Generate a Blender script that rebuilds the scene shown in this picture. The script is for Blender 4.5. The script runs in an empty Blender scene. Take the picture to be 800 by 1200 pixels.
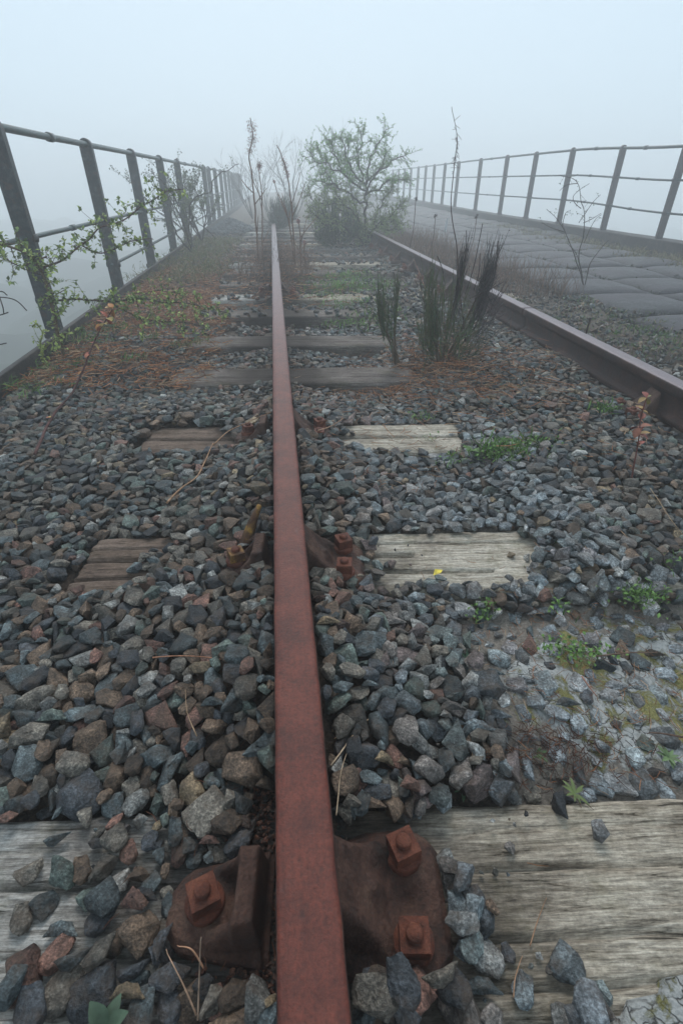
import bpy, bmesh, math, random
import numpy as np
from math import sin, cos, pi, radians, hypot, atan
from mathutils import Vector, Matrix, noise as mnoise

sc = bpy.context.scene
C = sc.collection
rnd = random.Random(7)
rng = np.random.default_rng(11)

# ------------------------------------------------------------------ camera
CAM_H = 0.64                      # above the rail heads (z = 0)
F = 591.0; W0, H0 = 800., 1200.
PITCH = atan(388 / F); YAW = atan(82 / hypot(388, F))
cd = bpy.data.cameras.new('camera'); cam = bpy.data.objects.new('camera', cd); C.objects.link(cam)
cam.location = (0, 0, CAM_H); cam.rotation_euler = (pi/2 - PITCH, 0, -YAW)
cd.sensor_fit = 'VERTICAL'; cd.sensor_height = 36; cd.sensor_width = 24
cd.lens = F / H0 * 36; cd.clip_start = 0.02; cd.clip_end = 500
cd.dof.use_dof = True; cd.dof.focus_distance = 1.5; cd.dof.aperture_fstop = 13
sc.camera = cam

# ------------------------------------------------------------------ light
SUN_EL, SUN_AZ = radians(50), radians(4)
w = bpy.data.worlds.new("World"); sc.world = w; w.use_nodes = True
nt = w.node_tree; nt.nodes.clear()
sky = nt.nodes.new('ShaderNodeTexSky'); sky.sky_type = 'NISHITA'; sky.sun_disc = False
sky.sun_elevation = SUN_EL; sky.sun_rotation = SUN_AZ; sky.air_density = 1; sky.dust_density = 4
mul = nt.nodes.new('ShaderNodeVectorMath'); mul.operation = 'SCALE'; mul.inputs['Scale'].default_value = 0.10
mixn = nt.nodes.new('ShaderNodeMix'); mixn.data_type = 'RGBA'; mixn.inputs[0].default_value = 0.88
mixn.inputs[7].default_value = (0.66, 0.83, 0.965, 1)          # even cloud layer over the fog
bg = nt.nodes.new('ShaderNodeBackground'); bg.inputs[1].default_value = 1.0
wo = nt.nodes.new('ShaderNodeOutputWorld')
nt.links.new(sky.outputs[0], mul.inputs[0]); nt.links.new(mul.outputs[0], mixn.inputs[6])
nt.links.new(mixn.outputs[2], bg.inputs[0]); nt.links.new(bg.outputs[0], wo.inputs[0])
sd = bpy.data.lights.new('sun', 'SUN'); sd.energy = 1.5; sd.angle = radians(25); sd.color = (1, .98, .95)
so = bpy.data.objects.new('sun', sd); C.objects.link(so)
_d = Vector((sin(SUN_AZ)*cos(SUN_EL), cos(SUN_AZ)*cos(SUN_EL), sin(SUN_EL)))
so.rotation_euler = _d.to_track_quat('Z', 'Y').to_euler()
sc.view_settings.view_transform = 'Standard'; sc.view_settings.look = 'None'
sc.view_settings.exposure = 0.10; sc.view_settings.gamma = 1
sc.cycles.use_denoising = True
try:
    sc.cycles.denoiser = 'OPENIMAGEDENOISE'; sc.cycles.denoising_input_passes = 'RGB_ALBEDO_NORMAL'
except Exception: pass
sc.cycles.volume_bounces = 4; sc.cycles.max_bounces = 6; sc.cycles.diffuse_bounces = 2
sc.cycles.glossy_bounces = 2; sc.cycles.transparent_max_bounces = 8
sc.cycles.use_adaptive_sampling = True; sc.cycles.adaptive_threshold = 0.015
FOG = 0.031

# ------------------------------------------------------------------ helpers
def _ray(x, y):
    u = x - 400; v = y - 600
    fw = F*cos(PITCH) - v*sin(PITCH); dn = v*cos(PITCH) + F*sin(PITCH)
    return np.array([fw*sin(YAW) + u*cos(YAW), fw*cos(YAW) - u*sin(YAW), -dn])
def G(x, y, z=-.15):
    """point at height z that the photograph shows at x, y"""
    r = _ray(x, y); r = r*((z - CAM_H)/r[2]); return Vector((r[0], r[1], z))
def P(x, y, Y):
    """point at distance Y along the track that the photograph shows at x, y"""
    r = _ray(x, y); r = r*(Y/r[1]); return Vector((r[0], r[1], r[2] + CAM_H))

class MB:
    def __init__(s): s.v = []; s.f = []; s.c = []
    def add(s, vs, fs, col=None):
        o = len(s.v); s.v.extend([tuple(p) for p in vs]); s.f.extend([tuple(i+o for i in f) for f in fs])
        s.c.extend([col or (1, 1, 1)]*len(vs))
    def box(s, x0, x1, y0, y1, z0, z1, col=None):
        vs = [(x, y, z) for z in (z0, z1) for y in (y0, y1) for x in (x0, x1)]
        s.add(vs, [(0,2,3,1), (4,5,7,6), (0,1,5,4), (2,6,7,3), (0,4,6,2), (1,3,7,5)], col)
    def tube(s, pts, radii, n=6, col=None, cap=True):
        pts = [Vector(p) for p in pts]
        if not hasattr(radii, '__len__'): radii = [radii]*len(pts)
        vs = []; fs = []; up = None
        for i, p in enumerate(pts):
            d = (pts[min(i+1, len(pts)-1)] - pts[max(i-1, 0)])
            if d.length < 1e-9: d = Vector((0,0,1))
            d.normalize()
            if up is None:
                up = Vector((0,0,1)) if abs(d.z) < .9 else Vector((1,0,0))
            a = up - d*up.dot(d)
            if a.length < 1e-6: a = d.orthogonal()
            a.normalize(); up = a; b = d.cross(a)
            for k in range(n):
                t = 2*pi*k/n; vs.append(p + (a*cos(t) + b*sin(t))*radii[i])
        for i in range(len(pts)-1):
            for k in range(n):
                k2 = (k+1) % n; fs.append((i*n+k, i*n+k2, (i+1)*n+k2, (i+1)*n+k))
        if cap and n > 2:
            fs.append(tuple(range(n-1, -1, -1))); fs.append(tuple((len(pts)-1)*n + k for k in range(n)))
        s.add(vs, fs, col)
    def leaf(s, p, d, L, wd, col=None, up=None, droop=.15):
        p = Vector(p); d = Vector(d).normalized(); up = up or Vector((rnd.uniform(-.5,.5), rnd.uniform(-.5,.5), 1))
        a = d.cross(up)
        if a.length < 1e-4: a = d.orthogonal()
        a.normalize(); nrm = a.cross(d)
        m = p + d*L*.5
        vs = [p, m + a*wd*.5 + nrm*wd*.18, p + d*L - nrm*L*droop, m - a*wd*.5 + nrm*wd*.18, m]
        s.add(vs, [(0,4,1), (1,4,2), (2,4,3), (3,4,0)], col)
    def build(s, name, mat, parent=None, smooth=False, kind=None, **props):
        me = bpy.data.meshes.new(name); me.from_pydata(s.v, [], s.f); me.update()
        if any(c != (1,1,1) for c in s.c):
            a = me.color_attributes.new('col', 'FLOAT_COLOR', 'POINT')
            a.data.foreach_set('color', np.array([(c[0], c[1], c[2], 1) for c in s.c], dtype=np.float32).ravel())
        if smooth: me.polygons.foreach_set('use_smooth', [True]*len(me.polygons))
        me.materials.append(mat)
        o = bpy.data.objects.new(name, me); C.objects.link(o)
        if parent: o.parent = parent
        if kind: o['kind'] = kind
        for k, v in props.items(): o[k] = v
        return o

def thing(name, label, cat, loc=(0,0,0), group=None):
    o = bpy.data.objects.new(name, None); C.objects.link(o); o.location = loc
    o.empty_display_size = .05
    o['label'] = label; o['category'] = cat
    if group: o['group'] = group
    return o
def tag(o, label, cat, group=None):
    o['label'] = label; o['category'] = cat
    if group: o['group'] = group
    return o
def rebase(o, loc):
    """give a top-level mesh its origin at its base"""
    loc = Vector(loc); o.data.transform(Matrix.Translation(-loc)); o.location = loc; return o
def fbm(x, y, z=0, oct=4):
    return mnoise.fractal(Vector((x, y, z)), 1.0, 2.0, oct)
ORD = ['first','second','third','fourth','fifth','sixth','seventh','eighth','ninth','tenth','eleventh','twelfth',
       'thirteenth','fourteenth','fifteenth','sixteenth','seventeenth','eighteenth','nineteenth','twentieth',
       'twenty-first','twenty-second','twenty-third','twenty-fourth','twenty-fifth','twenty-sixth']

# ------------------------------------------------------------------ materials
def mat_base(name, rough=.7, spec=.4):
    m = bpy.data.materials.new(name); m.use_nodes = True
    n = m.node_tree; b = n.nodes['Principled BSDF']
    b.inputs['Roughness'].default_value = rough; b.inputs['Specular IOR Level'].default_value = spec
    return m, n, b
def N(n, t, **kw):
    x = n.nodes.new(t)
    for k, v in kw.items():
        if k.startswith('i_'): x.inputs[k[2:].replace('_', ' ')].default_value = v
        else: setattr(x, k, v)
    return x
def noise_tex(n, vec, scale, detail=6, rough=.6, dist=0):
    t = N(n, 'ShaderNodeTexNoise'); t.inputs['Scale'].default_value = scale; t.inputs['Detail'].default_value = detail
    t.inputs['Roughness'].default_value = rough; t.inputs['Distortion'].default_value = dist
    n.links.new(vec, t.inputs['Vector']); return t.outputs['Fac']
def ramp(n, fac, stops):
    r = N(n, 'ShaderNodeValToRGB'); e = r.color_ramp.elements
    while len(e) < len(stops): e.new(.5)
    for i, (p, c) in enumerate(stops):
        e[i].position = p; e[i].color = (c, c, c, 1) if not hasattr(c, '__len__') else (*c, 1)
    n.links.new(fac, r.inputs[0]); return r.outputs[0]
def mix(n, fac, a, b, mode='MIX'):
    m = N(n, 'ShaderNodeMix', data_type='RGBA', blend_type=mode)
    for s, v in ((0, fac), (6, a), (7, b)):
        if isinstance(v, (int, float)): m.inputs[s].default_value = v
        elif isinstance(v, tuple): m.inputs[s].default_value = (*v, 1)
        else: n.links.new(v, m.inputs[s])
    return m.outputs[2]
def mth(n, op, a, b=0, clamp=False):
    m = N(n, 'ShaderNodeMath', operation=op, use_clamp=clamp)
    for s, v in ((0, a), (1, b)):
        if isinstance(v, (int, float)): m.inputs[s].default_value = v
        else: n.links.new(v, m.inputs[s])
    return m.outputs[0]
def bump(n, b, h, strength=.5, dist=.01):
    x = N(n, 'ShaderNodeBump'); x.inputs['Strength'].default_value = strength; x.inputs['Distance'].default_value = dist
    n.links.new(h, x.inputs['Height']); n.links.new(x.outputs[0], b.inputs['Normal'])
def coords(n, kind='Object', scale=None):
    c = N(n, 'ShaderNodeTexCoord').outputs[kind]
    if scale:
        mp = N(n, 'ShaderNodeMapping'); mp.inputs['Scale'].default_value = scale; n.links.new(c, mp.inputs[0]); return mp.outputs[0]
    return c
def world_pos(n): return N(n, 'ShaderNodeNewGeometry').outputs['Position']

def mat_stone(name, use_attr):
    m, n, b = mat_base(name, .55, .42)
    if use_attr: col = N(n, 'ShaderNodeAttribute', attribute_name='col').outputs['Color']
    else: col = N(n, 'ShaderNodeObjectInfo').outputs['Color']
    v = world_pos(n)
    big = noise_tex(n, v, 38, 5, .65)
    sp = noise_tex(n, v, 260, 4, .7)
    vo = N(n, 'ShaderNodeTexVoronoi'); vo.inputs['Scale'].default_value = 330; n.links.new(v, vo.inputs['Vector'])
    k = ramp(n, big, [(.30, .38), (.5, .95), (.68, 1.9)])
    c1 = mix(n, 1.0, col, k, 'MULTIPLY')
    k2 = ramp(n, sp, [(.38, .35), (.5, 1.0), (.62, 2.2)])
    c2 = mix(n, .72, c1, k2, 'MULTIPLY')
    crystal = ramp(n, vo.outputs['Distance'], [(.0, 1), (.22, 0)])
    c3 = mix(n, mth(n, 'MULTIPLY', crystal, .20), c2, (.36, .36, .34))
    warm = ramp(n, noise_tex(n, v, 24, 5, .7), [(.47, 0), (.66, 1)])
    c4 = mix(n, mth(n, 'MULTIPLY', warm, .50), c3, (.105, .068, .044))
    n.links.new(c4, b.inputs['Base Color'])
    n.links.new(ramp(n, big, [(.3, .42), (.7, .78)]), b.inputs['Roughness'])
    h = mth(n, 'ADD', mth(n, 'MULTIPLY', big, .9), mth(n, 'MULTIPLY', sp, .35))
    bump(n, b, h, 1.0, .010)
    return m
M_STONE = mat_stone('stone', False); M_STONES = mat_stone('stone_bulk', True)

def mat_ground():
    m, n, b = mat_base('soil_and_mortar', .9, .2)
    v = world_pos(n)
    a = noise_tex(n, v, 9, 8, .7); f = noise_tex(n, v, 140, 6, .75)
    soil = ramp(n, f, [(.3, (.014,.010,.007)), (.5, (.045,.030,.021)), (.7, (.11,.078,.055))])
    sep = N(n, 'ShaderNodeAttribute', attribute_name='zone'); zs = N(n, 'ShaderNodeSeparateColor'); n.links.new(sep.outputs['Color'], zs.inputs[0])
    # r: mortar, g: red litter, b: dusty sand
    dusty = ramp(n, f, [(.3, (.12,.10,.085)), (.5, (.26,.225,.19)), (.7, (.42,.37,.32))])
    litter = ramp(n, f, [(.3, (.040,.018,.011)), (.5, (.17,.070,.04)), (.7, (.33,.155,.09))])
    c = mix(n, zs.outputs[2], soil, dusty)
    c = mix(n, zs.outputs[1], c, litter)
    vo = N(n, 'ShaderNodeTexVoronoi', feature='DISTANCE_TO_EDGE'); vo.inputs['Scale'].default_value = 34
    wv = N(n, 'ShaderNodeVectorMath', operation='ADD'); nz = N(n, 'ShaderNodeTexNoise'); nz.inputs['Scale'].default_value = 25; nz.inputs['Detail'].default_value = 4
    n.links.new(v, nz.inputs['Vector'])
    sc_ = N(n, 'ShaderNodeVectorMath', operation='SCALE'); sc_.inputs['Scale'].default_value = .05; n.links.new(nz.outputs['Color'], sc_.inputs[0])
    n.links.new(v, wv.inputs[0]); n.links.new(sc_.outputs[0], wv.inputs[1]); n.links.new(wv.outputs[0], vo.inputs['Vector'])
    crack = ramp(n, vo.outputs['Distance'], [(.0, 0), (.05, 1)])
    crk = mth(n, 'MAXIMUM', crack, ramp(n, noise_tex(n, v, 12, 2), [(.50, 0), (.56, 1)]))
    mort = ramp(n, f, [(.3, (.30,.30,.29)), (.5, (.50,.50,.48)), (.7, (.64,.63,.60))])
    mort = mix(n, crk, (.05,.045,.04), mort)
    moss = ramp(n, noise_tex(n, v, 320, 4, .8), [(.3, (.11,.10,.02)), (.55, (.31,.285,.115)), (.8, (.45,.41,.20))])
    mm = ramp(n, noise_tex(n, v, 11, 8, .78, .6), [(.49, 0), (.56, 1)])
    mort = mix(n, mm, mort, moss)
    edge = mth(n, 'ADD', zs.outputs[0], mth(n, 'MULTIPLY', mth(n, 'SUBTRACT', noise_tex(n, v, 22, 6, .7), .5), 1.6))
    mf = ramp(n, edge, [(.42, 0), (.56, 1)])
    c = mix(n, mf, c, mort)
    n.links.new(c, b.inputs['Base Color'])
    h = mth(n, 'ADD', f, mth(n, 'MULTIPLY', a, 2)); h = mth(n, 'ADD', h, mth(n, 'MULTIPLY', mth(n, 'MULTIPLY', crk, mf), .5))
    h = mth(n, 'ADD', h, mth(n, 'MULTIPLY', mth(n, 'MULTIPLY', mm, mf), .5))
    bump(n, b, h, .9, .012)
    return m
M_GROUND = mat_ground()

def mat_wood(name, dark, mid, light, stain=1.0, left=0.0, right=(1,1,1)):
    m, n, b = mat_base(name, .85, .25)
    oi = N(n, 'ShaderNodeObjectInfo').outputs['Random']
    co = coords(n, 'Object'); off = N(n, 'ShaderNodeVectorMath', operation='ADD')
    cmb = N(n, 'ShaderNodeCombineXYZ'); n.links.new(mth(n, 'MULTIPLY', oi, 31), cmb.inputs[0]); n.links.new(mth(n, 'MULTIPLY', oi, 17), cmb.inputs[2])
    n.links.new(co, off.inputs[0]); n.links.new(cmb.outputs[0], off.inputs[1])
    def mp(sx, sy, sz):
        sx *= 2.2
        q = N(n, 'ShaderNodeMapping'); q.inputs['Scale'].default_value = (sx, sy, sz); n.links.new(off.outputs[0], q.inputs[0]); return q.outputs[0]
    g = noise_tex(n, mp(3.2, 95, 95), 1.0, 9, .78, .5)
    g2 = noise_tex(n, mp(14, 360, 360), 1.0, 6, .7)
    g3 = noise_tex(n, mp(50, 150, 150), 1.0, 5, .75)
    big = noise_tex(n, mp(3, 7, 7), 1.0, 6, .65)
    c = ramp(n, g, [(.29, dark), (.41, mid), (.62, light)])
    c = mix(n, .55, c, ramp(n, g2, [(.36, .28), (.48, 1), (.66, 1.7)]), 'MULTIPLY')
    c = mix(n, .5, c, ramp(n, g3, [(.34, .45), (.5, 1), (.64, 1.5)]), 'MULTIPLY')
    c = mix(n, .7, c, ramp(n, big, [(.3, (.42,.36,.32)), (.48, (.95,.92,.88)), (.68, (1.35,1.36,1.36))]), 'MULTIPLY')
    grn = ramp(n, noise_tex(n, mp(6, 12, 12), 1.0, 8, .75), [(.5, 0), (.68, 1)])
    c = mix(n, mth(n, 'MULTIPLY', grn, .30), c, (.13, .125, .05))
    lf = N(n, 'ShaderNodeSeparateXYZ'); n.links.new(world_pos(n), lf.inputs[0])
    c = mix(n, ramp(n, mth(n, 'ADD', lf.outputs[0], .5), [(.42, left), (.55, 0)]), c, mix(n, 1.0, c, (.36, .28, .26), 'MULTIPLY'))
    c = mix(n, ramp(n, lf.outputs[0], [(.0, 0), (.05, 1)]), c, mix(n, 1.0, c, right, 'MULTIPLY'))
    # iron stain under the chairs (rails lie at x = -0.01 and 1.49)
    wp = N(n, 'ShaderNodeSeparateXYZ'); n.links.new(world_pos(n), wp.inputs[0])
    d0 = mth(n, 'ABSOLUTE', mth(n, 'ADD', wp.outputs[0], .01)); d1 = mth(n, 'ABSOLUTE', mth(n, 'SUBTRACT', wp.outputs[0], 1.49))
    d = mth(n, 'MINIMUM', d0, d1); d = mth(n, 'ADD', d, mth(n, 'MULTIPLY', mth(n, 'SUBTRACT', big, .5), .25))
    s = ramp(n, d, [(.15, .8*stain), (.32, 0)])
    c = mix(n, s, c, (.030, .022, .018))
    n.links.new(c, b.inputs['Base Color'])
    crackh = ramp(n, g, [(.26, 0), (.40, 1)])
    bump(n, b, mth(n, 'ADD', mth(n, 'MULTIPLY', crackh, 1.0), mth(n, 'MULTIPLY', mth(n, 'ADD', g2, g3), .5)), .9, .006)
    return m
M_WOOD_GREY = mat_wood('weathered_oak_grey', (.030,.026,.024), (.19,.175,.155), (.50,.485,.46), 1.0, 0.0, (.97,.88,.76))
M_WOOD_TAN = mat_wood('weathered_oak_tan', (.050,.034,.024), (.27,.23,.18), (.52,.47,.40), .9, .95)
M_WOOD_DARK = mat_wood('tarred_oak', (.016,.012,.010), (.075,.055,.046), (.20,.175,.16))
M_WOOD_BROWN = mat_wood('damp_oak_brown', (.035,.018,.014), (.12,.068,.052), (.25,.19,.16), .5)

def mat_rust(name, dark, mid, light, rough=.6, bumpd=.002, scale=1.0, spec=.35, metal=0.0, wear_and_sheen=False):
    m, n, b = mat_base(name, rough, spec)
    v = world_pos(n)
    a = noise_tex(n, v, 14*scale, 8, .7); f = noise_tex(n, v, 210*scale, 6, .75); g = noise_tex(n, v, 60*scale, 5, .7)
    c = ramp(n, a, [(.32, dark), (.5, mid), (.70, light)])
    c = mix(n, .75, c, ramp(n, f, [(.34, .50), (.5, 1), (.66, 1.45)]), 'MULTIPLY')
    c = mix(n, .6, c, ramp(n, g, [(.3, .6), (.5, 1), (.68, 1.3)]), 'MULTIPLY')
    if 'railing' in name:
        pt = ramp(n, noise_tex(n, v, 26, 7, .8, .6), [(.52, 0), (.62, 1)])
        c = mix(n, mth(n, 'MULTIPLY', pt, .6), c, (.085, .036, .022))
        wt = ramp(n, noise_tex(n, v, 120, 4, .8), [(.64, 0), (.72, 1)])
        c = mix(n, mth(n, 'MULTIPLY', wt, .4), c, (.30, .33, .31))
    if wear_and_sheen:      # rubbed band and scuffs, with fog sheen painted mauve grey, far end and right rail
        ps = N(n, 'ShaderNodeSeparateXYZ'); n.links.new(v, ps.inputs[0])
        sheen_f = mth(n, 'MAXIMUM', ramp(n, mth(n, 'MULTIPLY', ps.outputs[1], .1), [(.18, 0), (.55, 1)]), ramp(n, ps.outputs[0], [(.6, 0), (.8, 1)]))
        sheen_f = mth(n, 'MULTIPLY', sheen_f, ramp(n, g, [(.25, .75), (.6, .95)]))
        c = mix(n, sheen_f, c, (.175, .135, .145))
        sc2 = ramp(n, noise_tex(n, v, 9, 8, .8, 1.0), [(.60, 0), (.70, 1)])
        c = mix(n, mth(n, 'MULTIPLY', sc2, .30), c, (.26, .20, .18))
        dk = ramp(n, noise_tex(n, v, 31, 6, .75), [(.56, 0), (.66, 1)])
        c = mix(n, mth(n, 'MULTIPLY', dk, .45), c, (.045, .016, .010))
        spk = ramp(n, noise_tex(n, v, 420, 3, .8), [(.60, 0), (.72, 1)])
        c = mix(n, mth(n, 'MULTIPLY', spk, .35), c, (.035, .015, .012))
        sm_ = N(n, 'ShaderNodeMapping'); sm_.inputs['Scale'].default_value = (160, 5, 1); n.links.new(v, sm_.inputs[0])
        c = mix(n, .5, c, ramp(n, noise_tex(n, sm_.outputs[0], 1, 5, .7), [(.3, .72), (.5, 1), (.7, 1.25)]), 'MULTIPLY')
        n.links.new(mth(n, 'SUBTRACT', .52, mth(n, 'MULTIPLY', sheen_f, .18)), b.inputs['Roughness'])
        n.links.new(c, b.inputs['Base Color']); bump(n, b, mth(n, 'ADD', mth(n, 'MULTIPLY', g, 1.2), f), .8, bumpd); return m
    n.links.new(c, b.inputs['Base Color'])
    n.links.new(ramp(n, a, [(.3, max(.2, rough-.13)), (.7, rough+.12)]), b.inputs['Roughness'])
    b.inputs['Metallic'].default_value = metal
    bump(n, b, mth(n, 'ADD', mth(n, 'MULTIPLY', g, 1.2), f), .7, bumpd)
    return m
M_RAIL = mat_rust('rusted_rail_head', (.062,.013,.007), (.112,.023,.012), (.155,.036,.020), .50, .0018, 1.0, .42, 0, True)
M_RAILSIDE = mat_rust('rusted_rail_side', (.020,.010,.008), (.046,.020,.015), (.10,.045,.030), .6, .004, 1.0)
M_CHAIR = mat_rust('cast_iron_rust', (.018,.010,.007), (.065,.028,.018), (.135,.075,.050), .62, .005, 1.3)
M_NUT = mat_rust('nut_rust', (.045,.016,.009), (.13,.036,.018), (.21,.075,.042), .62, .004, 2.0)
M_LICHEN = mat_rust('lichened_iron', (.055,.025,.014), (.13,.06,.026), (.45,.25,.05), .7, .004, 2.4)
M_POST = mat_rust('wet_railing_paint', (.007,.010,.011), (.020,.026,.028), (.085,.095,.09), .42, .006, 1.6, .6)
M_PIPE = mat_rust('green_railing_paint', (.014,.030,.029), (.034,.062,.060), (.075,.11,.105), .38, .002, 1.0, .6)
M_POSTR = mat_rust('brown_railing_paint', (.022,.018,.020), (.042,.034,.037), (.085,.068,.07), .5, .004, 1.0, .5)
M_PLATE = mat_rust('wet_deck_plate', (.005,.005,.007), (.018,.015,.019), (.070,.056,.066), .46, .016, .35, .28)
M_KERB = mat_rust('kerb_iron', (.018,.015,.014), (.042,.034,.030), (.10,.08,.065), .7, .006, .8)
M_FASCIA = mat_rust('girder', (.04,.035,.032), (.08,.065,.06), (.12,.1,.09), .7, .006, .6)

def mat_plain(name, rough=.8, spec=.3, var=.35, trans=0):
    m, n, b = mat_base(name, rough, spec)
    col = N(n, 'ShaderNodeAttribute', attribute_name='col').outputs['Color']
    k = noise_tex(n, world_pos(n), 60, 4, .6)
    c = mix(n, 1.0, col, ramp(n, k, [(.3, 1-var), (.7, 1+var)]), 'MULTIPLY')
    n.links.new(c, b.inputs['Base Color'])
    return m
M_PLANT = mat_plain('plant_tissue', .62, .35); M_BARK = mat_plain('twig_bark', .85, .2, .5)

def mat_valley():
    m, n, b = mat_base('dark_treetops', .9, .2)
    c = ramp(n, noise_tex(n, world_pos(n), .3, 8, .7), [(.3, (.012,.018,.010)), (.6, (.03,.04,.02)), (.8, (.05,.055,.03))])
    n.links.new(c, b.inputs['Base Color']); return m

# ------------------------------------------------------------------ layout
RAILX = (-0.010, 1.490)                     # centres of the two rails
SLY = [.245, .985, 1.735, 2.49, 3.15, 3.93, 4.58, 5.25, 5.95, 6.65, 7.38, 8.1, 8.83, 9.55, 10.3, 11.0, 11.75, 12.5, 13.2, 13.95, 14.7]
SKEW = -0.085; SLX = 0.75; SL_TOP = -.18   # sleepers: centre x, slight skew
def sl_y(i, x): return SLY[i] + SKEW*(x - .45)
def sstep(a, b, x): 
    t = np.clip((x-a)/(b-a), 0, 1); return t*t*(3-2*t)
def level(x, y):
    """surface height the ballast should reach"""
    x = np.asarray(x, float); y = np.asarray(y, float)
    s = np.full(np.broadcast(x, y).shape, -.168)
    n = .012*np.sin(3.1*x+1.3*y) + .010*np.sin(7*x-4.1*y+1) + .007*np.sin(11*y+5*x)
    s = s + n
    near_rail = np.exp(-((x-RAILX[0])/.13)**2)*.055*sstep(4.5, 1.5, y)
    s = s + near_rail
    s = s + .045*np.exp(-((x+.03)/.30)**2)*np.exp(-((y-.63)/.17)**2)       # heaps between the sleepers
    s = s + .040*np.exp(-((x+.02)/.24)**2)*np.exp(-((y-1.36)/.2)**2)
    s = s + .02*np.exp(-((x-.9)/.25)**2)*sstep(.95, 1.2, y)
    s = s - .045*sstep(1.95, 2.35, y)*sstep(-1.1, -.8, x)*sstep(.80, .50, x)
    s = s + .030*sstep(1.95, 2.35, y)*sstep(.5, .7, x)*sstep(4.4, 3.6, y)
    s = s - .03*sstep(-1.17, -1.26, x)
    s = s + .032*sstep(.60, .68, x)*sstep(.76, .84, y)*sstep(2.15, 1.95, y)
    dip = sstep(.24, .42, x)*sstep(1.35, 1.0, x)*sstep(.90, .78, y)         # trodden hollow between the rails
    s = s - .035*dip
    s = s - .012*sstep(.2, .35, x)*sstep(1.1, .8, x)*sstep(1.0, 1.2, y)
    s = s - .045*sstep(4.2, 5.4, y)*sstep(-.75, -.5, x)*sstep(1.5, 1.0, x)
    return s
def zone(x, y):
    mort = np.exp(-(((x-.72)/.36)**2 + ((y-.58)/.20)**2)**1.5)*1.0
    mort = np.maximum(mort, np.exp(-(((x-.46)/.17)**2 + ((y-.10)/.075)**2)**2))
    mort = np.maximum(mort, .85*np.exp(-(((x-.95)/.2)**2 + ((y-.30)/.3)**2)))
    patchy = .55 + .45*np.sin(5.3*x + 2.9*y)*np.sin(3.7*y - 4.1*x + 1) 
    lit = sstep(1.9, 3.2, y)*sstep(-.25, -.7, x)*.95*sstep(9.5, 7.0, y)*patchy
    lit = np.maximum(lit, .8*np.exp(-(((x-.72)/.4)**2 + ((y-2.5)/.5)**2)))
    lit = np.maximum(lit, .5*sstep(1.6, 2.2, x)*sstep(4.0, 6, y)*sstep(12, 9, y))
    lit = np.maximum(lit, .6*np.exp(-((x-0)/.35)**2)*sstep(4.5, 6, y)*sstep(12, 9, y))
    dust = sstep(.2, .45, x)*sstep(1.25, .9, x)*sstep(2.2, 1.6, y)
    dust = np.maximum(dust, .35*sstep(2.2, 3.5, y))
    return mort, lit, dust

# ------------------------------------------------------------------ ground, viaduct, valley
def grid_mesh(name, xs, ys, zf, mat, smooth=True, zonef=None, kind='structure', parent=None):
    X, Y = np.meshgrid(xs, ys); Z = zf(X, Y)
    nx, ny = len(xs), len(ys)
    me = bpy.data.meshes.new(name)
    v = np.stack([X, Y, Z], -1).reshape(-1, 3).astype(np.float32)
    i = np.arange(nx*ny).reshape(ny, nx)
    q = np.stack([i[:-1,:-1], i[:-1,1:], i[1:,1:], i[1:,:-1]], -1).reshape(-1, 4)
    me.vertices.add(len(v)); me.vertices.foreach_set('co', v.ravel())
    me.loops.add(q.size); me.loops.foreach_set('vertex_index', q.ravel().astype(np.int32))
    me.polygons.add(len(q)); me.polygons.foreach_set('loop_start', np.arange(0, q.size, 4, dtype=np.int32))
    me.update(calc_edges=True); me.validate()
    me.polygons.foreach_set('use_smooth', [smooth]*len(me.polygons))
    if zonef:
        a = me.color_attributes.new('zone', 'FLOAT_COLOR', 'POINT'); r, g, b_ = zonef(X, Y)
        a.data.foreach_set('color', np.stack([r, g, b_, np.ones_like(r)], -1).reshape(-1).astype(np.float32))
    me.materials.append(mat); o = bpy.data.objects.new(name, me); C.objects.link(o)
    if kind: o['kind'] = kind
    if parent: o.parent = parent
    return o
def ground_z(X, Y):
    z = level(X, Y) - .028
    m, l, d = zone(X, Y)
    z = z + .016*np.clip(m*1.4, 0, 1) + .012*l
    rough = .004*np.sin(61*X+13*Y)*np.sin(53*Y-9*X) + .003*np.sin(131*X-77*Y)
    z = z + rough
    # sink under the sleepers so that they stand clear
    for i in range(len(SLY)):
        dy = np.abs(Y - (SLY[i] + SKEW*(X-.45)))
        inside = (dy < .15) & (X > -.57) & (X < 2.06)
        z = np.where(inside, np.minimum(z, SL_TOP-.03), z)
    crust = np.exp(-(((X-.46)/.15)**2 + ((Y-.10)/.060)**2)**2)
    z = np.where(crust > .35, np.maximum(z, SL_TOP - .004 + .014*crust), z)
    # earth banks up against the strip of deck plates and the left kerb
    z = np.where(X > 2.35, -.21 - .03*sstep(2.35, 2.6, X), z)
    z = np.where((X > 2.3) & (Y < 3.0), level(X, Y)-.02, z)
    return z
xs = np.concatenate([np.arange(-1.30, 1.5, .0135), np.linspace(1.5, 5.06, 60)])
ys = np.concatenate([np.arange(-.6, 3.4, .0135), np.linspace(3.4, 12, 180), np.linspace(12.2, 58, 60)])
ground = grid_mesh('ground', xs, ys, ground_z, M_GROUND, zonef=lambda X, Y: zone(X, Y))

vmat = mat_valley()
grid_mesh('valley_treetops', np.linspace(-68, 72, 180), np.linspace(-28, 100, 160),  # valley raised into dark lumps like treetops, added to darken the mist at left
          lambda X, Y: -5.2 + .9*np.sin(X*.5+Y*.21)*np.cos(Y*.43-X*.1) + .5*np.sin(X*1.1-Y*.8) - 2.2*sstep(2, 12, X) - 3.5*sstep(-6, -3, X)*sstep(12, 8, X), vmat)
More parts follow.
